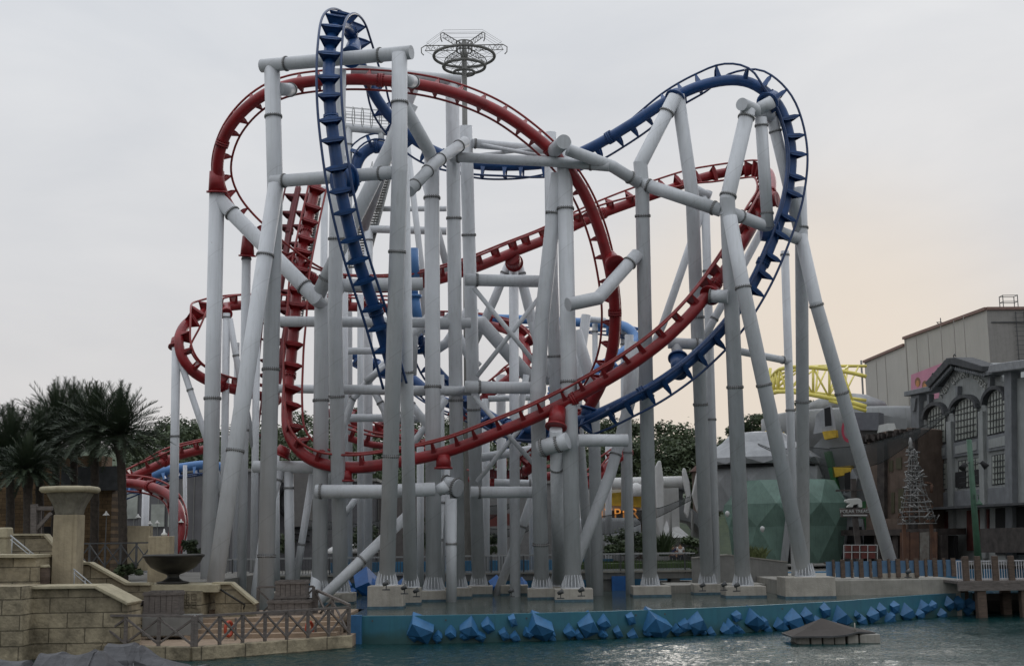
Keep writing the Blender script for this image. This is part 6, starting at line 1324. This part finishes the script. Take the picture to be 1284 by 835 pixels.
def stair(label, a, b, Y, n=26, w_=1.1):
    t = thing('steel_stair', label, 'stair', P(*b, Y)); A, B_ = P(*a, Y), P(*b, Y)
    for s in (-.5, .5): bm = BM(); bar(bm, A + Vector((s*w_, 0, 0)), B_ + Vector((s*w_, 0, 0)), .08, .22); pipe(bm, A + Vector((s*w_, 0, 1)), B_ + Vector((s*w_, 0, 1)), .03, seg=6); obj('stringer', bm, M_RAIL, t)
    bm = BM()
    for k in range(n+1): p = A.lerp(B_, k/n); box(bm, p, (w_, .3, .06))
    obj('treads', bm, M_CONCG, t); bm = BM()
    for k in range(0, n+1, 2):
        p = A.lerp(B_, k/n)
        for s in (-.5, .5): pipe(bm, p + Vector((s*w_, 0, 0)), p + Vector((s*w_, 0, 1)), .02, seg=5)
    obj('balusters', bm, M_RAIL, t)
stair('grey steel stair climbing behind the portal leg under the lift top', (478, 222), (448, 335), 79, 34); stair('grey steel stair beside the dark red lift run', (394, 250), (371, 400), 79, 46, .8)

# parked train on the station track
t = thing('coaster_train', 'red coaster train with rows of dark seats parked behind the crossing rods', 'train', P(630, 600, 81)); M_SEAT = mat('dark_seat', (.035, .035, .04), rough=.6, var=.2); M_SHELL = mat('train_grey_shell', (.16, .14, .145), rough=.5)
for i in range(9):
    x = 598 + i*8.6; y = 590 + 6*math.sin(math.pi*(i/8)) ; c = P(x, y, 81); car = bpy.data.objects.new('car', None); link(car, t); car.location = c - wl(t)
    bm = BM(); box(bm, c + Vector((0, .5, .05)), (.38, 2.0, .5)); obj('chassis', bm, DARKRED, car)
    for j in range(4):
        yy = -.25 + j*.5; bm = BM(); box(bm, c + Vector((.02, yy, .62)), (.16, .4, .85), rx=0); box(bm, c + Vector((-.1, yy, .25)), (.34, .4, .16)); obj('seat', bm, M_SEAT, car)
    bm = BM(); box(bm, c + Vector((0, -.42, .78)), (.3, .1, .62)); lathe(bm, c + Vector((0, -.4, 1.08)), [(.15, 0), (.15, .06)], seg=10); obj('seat_shell', bm, M_SHELL, car, bevel=.04)
    bm = BM(); sweep(bm, [c + Vector((.16, -.52, 1.0)), c + Vector((.16, -.6, .5)), c + Vector((-.1, -.6, .4))], .035, seg=6); obj('restraint', bm, RED, car)
    bm = BM(); lathe(bm, c + Vector((0, -.66, .34)), [(.02, -.1), (.16, -.08), (.16, .04), (.02, .07)], seg=10); obj('step_shell', bm, M_WHITE, car)
# three walkers far away on the path
def walker(label, px, Y, shirt, h=1.68, s=0):
    b = P(px, 690, Y); b.z = 1.62; random.seed(s); t = thing('person', label, 'person', b, 'people walking beyond the bridge')
    def skin(name, V, E, rad, m, par, sub=1):
        me = bpy.data.meshes.new(name); me.from_pydata([tuple(Vector(v)*(h/1.7)) for v in V], E, []); me.materials.append(m); o = bpy.data.objects.new(name, me); link(o, par); o.modifiers.new('k', 'SKIN'); md = o.modifiers.new('s', 'SUBSURF'); md.levels = md.render_levels = sub
        for v, r_ in zip(me.skin_vertices[0].data, rad): v.radius = (r_[0], r_[1]) if isinstance(r_, tuple) else (r_, r_)
        me.skin_vertices[0].data[0].use_root = True; return o
    SK = mat('skin_tone', (.28, .16, .1), rough=.6)
    V = [(0, 0, .92), (0, 0, 1.12), (0, 0, 1.36), (0, 0, 1.5), (0, 0, 1.6), (.1, 0, .88), (.11, .05, .48), (.1, -.02, .06), (.1, -.14, .03), (-.1, 0, .88), (-.11, -.08, .48), (-.1, .1, .08), (-.1, 0, .03), (.18, 0, 1.4), (.24, 0, 1.12), (.24, -.1, .86), (.24, -.12, .78), (-.18, 0, 1.4), (-.24, .02, 1.12), (-.24, .0, .86), (-.24, -.02, .78)]
    E = [(0,1),(1,2),(2,3),(3,4),(0,5),(5,6),(6,7),(7,8),(0,9),(9,10),(10,11),(11,12),(2,13),(13,14),(14,15),(15,16),(2,17),(17,18),(18,19),(19,20)]
    rr = [(.14,.1),(.13,.09),(.15,.1),.05,(.085,.1),.085,.055,.04,.035,.085,.055,.04,.035,.055,.04,.03,.03,.055,.04,.03,.03]
    skin('body', V, E, rr, SK, t); skin('shirt', [(0, 0, .9), (0, 0, 1.12), (0, 0, 1.38), (.19, 0, 1.4), (.245, 0, 1.2), (-.19, 0, 1.4), (-.245, 0, 1.2)], [(0,1),(1,2),(2,3),(3,4),(2,5),(5,6)], [(.16,.12),(.15,.11),(.17,.12),.075,.06,.075,.06], shirt, t)
    skin('trousers', [(0, 0, .92), (.1, 0, .86), (.11, .05, .48), (.1, -.02, .12), (-.1, 0, .86), (-.11, -.08, .48), (-.1, .1, .14)], [(0,1),(1,2),(2,3),(0,4),(4,5),(5,6)], [(.15,.11),.1,.075,.06,.1,.075,.06], mat('dark_trousers', (.02, .022, .03), rough=.9), t)
    skin('hair', [(0, .01, 1.62), (0, .03, 1.68)], [(0, 1)], [(.095,.105),(.07,.08)], mat('black_hair', (.01, .009, .008), rough=.7), t)
walker('person in a dark blue top, leftmost of the three walkers', 843, 90, mat('navy_shirt', (.03, .035, .08), rough=.9)); walker('person in a dark red top between the other two walkers', 848, 91, mat('maroon_shirt', (.12, .03, .04), rough=.9), 1.6, 1); walker('person in a white top, rightmost of the three walkers', 853, 90, mat('white_shirt', (.55, .55, .55), rough=.9), 1.74, 2)
# ------------------------------------------------------------------ sky, sun, render settings
sc = bpy.context.scene
w = bpy.data.worlds.new('World'); sc.world = w; w.use_nodes = True
nt = w.node_tree; N = nt.nodes; L = nt.links; bg = N['Background']
SUN_EL, SUN_AZ = R(13), R(17)           # azimuth from +Y towards +X: the low bright patch behind the right tower
sky = N.new('ShaderNodeTexSky'); sky.sky_type = 'NISHITA'; sky.sun_disc = False; sky.sun_elevation = SUN_EL; sky.sun_rotation = SUN_AZ; sky.dust_density = 4; sky.air_density = 1.5
tc = N.new('ShaderNodeTexCoord'); sp = N.new('ShaderNodeSeparateXYZ'); L.new(tc.outputs['Generated'], sp.inputs[0])
# overcast layer: cool pale grey above, warming to cream near the skyline
cr = N.new('ShaderNodeValToRGB'); e = cr.color_ramp.elements
e[0].position = 0.0; e[0].color = (5.9, 5.8, 5.8, 1); e[1].position = 0.85; e[1].color = (13.5, 14, 14.8, 1)
for p, c in ((0.09, (6.4, 6.3, 6.3)), (0.2, (6.7, 6.75, 6.9)), (0.36, (6.85, 7.05, 7.35)), (0.46, (7.2, 7.4, 7.7))):
    x = e.new(p); x.color = (*c, 1)
L.new(sp.outputs['Z'], cr.inputs['Fac'])
mp = N.new('ShaderNodeMapping'); mp.inputs['Scale'].default_value = (1.6, 1.6, 5); L.new(tc.outputs['Generated'], mp.inputs[0])
nz = N.new('ShaderNodeTexNoise'); nz.inputs['Scale'].default_value = 1.7; nz.inputs['Detail'].default_value = 7; nz.inputs['Roughness'].default_value = .55; nz.inputs['Distortion'].default_value = .4; L.new(mp.outputs[0], nz.inputs['Vector'])
c2 = N.new('ShaderNodeValToRGB'); c2.color_ramp.elements[0].position = .3; c2.color_ramp.elements[1].position = .72
c2.color_ramp.elements[0].color = (.92, .935, .96, 1); c2.color_ramp.elements[1].color = (1.12, 1.11, 1.10, 1); L.new(nz.outputs['Fac'], c2.inputs[0])
mm = N.new('ShaderNodeMix'); mm.data_type = 'RGBA'; mm.blend_type = 'MULTIPLY'; mm.inputs[0].default_value = 1; L.new(cr.outputs[0], mm.inputs[6]); L.new(c2.outputs[0], mm.inputs[7])
# peach glow low behind the right tower
dt = N.new('ShaderNodeVectorMath'); dt.operation = 'DOT_PRODUCT'; nv = N.new('ShaderNodeVectorMath'); nv.operation = 'NORMALIZE'; L.new(tc.outputs['Generated'], nv.inputs[0]); L.new(nv.outputs[0], dt.inputs[0])
gd = Vector((math.sin(R(12)), math.cos(R(12)), .07)).normalized(); dt.inputs[1].default_value = gd
g1 = N.new('ShaderNodeMapRange'); g1.interpolation_type = 'SMOOTHSTEP'; g1.inputs['From Min'].default_value = .972; g1.inputs['From Max'].default_value = 1.0; g1.inputs['To Max'].default_value = .85; L.new(dt.outputs['Value'], g1.inputs['Value'])
gm = N.new('ShaderNodeMix'); gm.data_type = 'RGBA'; L.new(g1.outputs[0], gm.inputs[0]); L.new(mm.outputs[2], gm.inputs[6]); gm.inputs[7].default_value = (7.7, 6.85, 5.9, 1); mm = gm
# sky dimmed out of view behind the camera, to weaken the front light
mr = N.new('ShaderNodeMapRange'); mr.inputs['From Min'].default_value = -1; mr.inputs['From Max'].default_value = .75; mr.inputs['To Min'].default_value = .85; mr.inputs['To Max'].default_value = 1.0; L.new(sp.outputs['Y'], mr.inputs['Value'])
mk = N.new('ShaderNodeMix'); mk.data_type = 'RGBA'; mk.blend_type = 'MULTIPLY'; mk.inputs[0].default_value = 1; L.new(mm.outputs[2], mk.inputs[6]); L.new(mr.outputs[0], mk.inputs[7])
mx = N.new('ShaderNodeMix'); mx.data_type = 'RGBA'; mx.inputs[0].default_value = .992; L.new(sky.outputs[0], mx.inputs[6]); L.new(mk.outputs[2], mx.inputs[7])
L.new(mx.outputs[2], bg.inputs['Color']); bg.inputs['Strength'].default_value = 0.1
sd = bpy.data.lights.new('sun', 'SUN'); sd.energy = 0.5; sd.angle = R(25); sd.color = (1, .95, .88); so = bpy.data.objects.new('sun', sd); C.objects.link(so)
so.rotation_euler = (R(90) - SUN_EL, 0, math.pi - SUN_AZ)
sc.view_settings.view_transform = 'Standard'; sc.view_settings.look = 'None'; sc.view_settings.exposure = 0; sc.view_settings.gamma = 1
sc.render.film_transparent = False; sc.cycles.max_bounces = 6; sc.cycles.transparent_max_bounces = 16
bpy.context.view_layer.update()
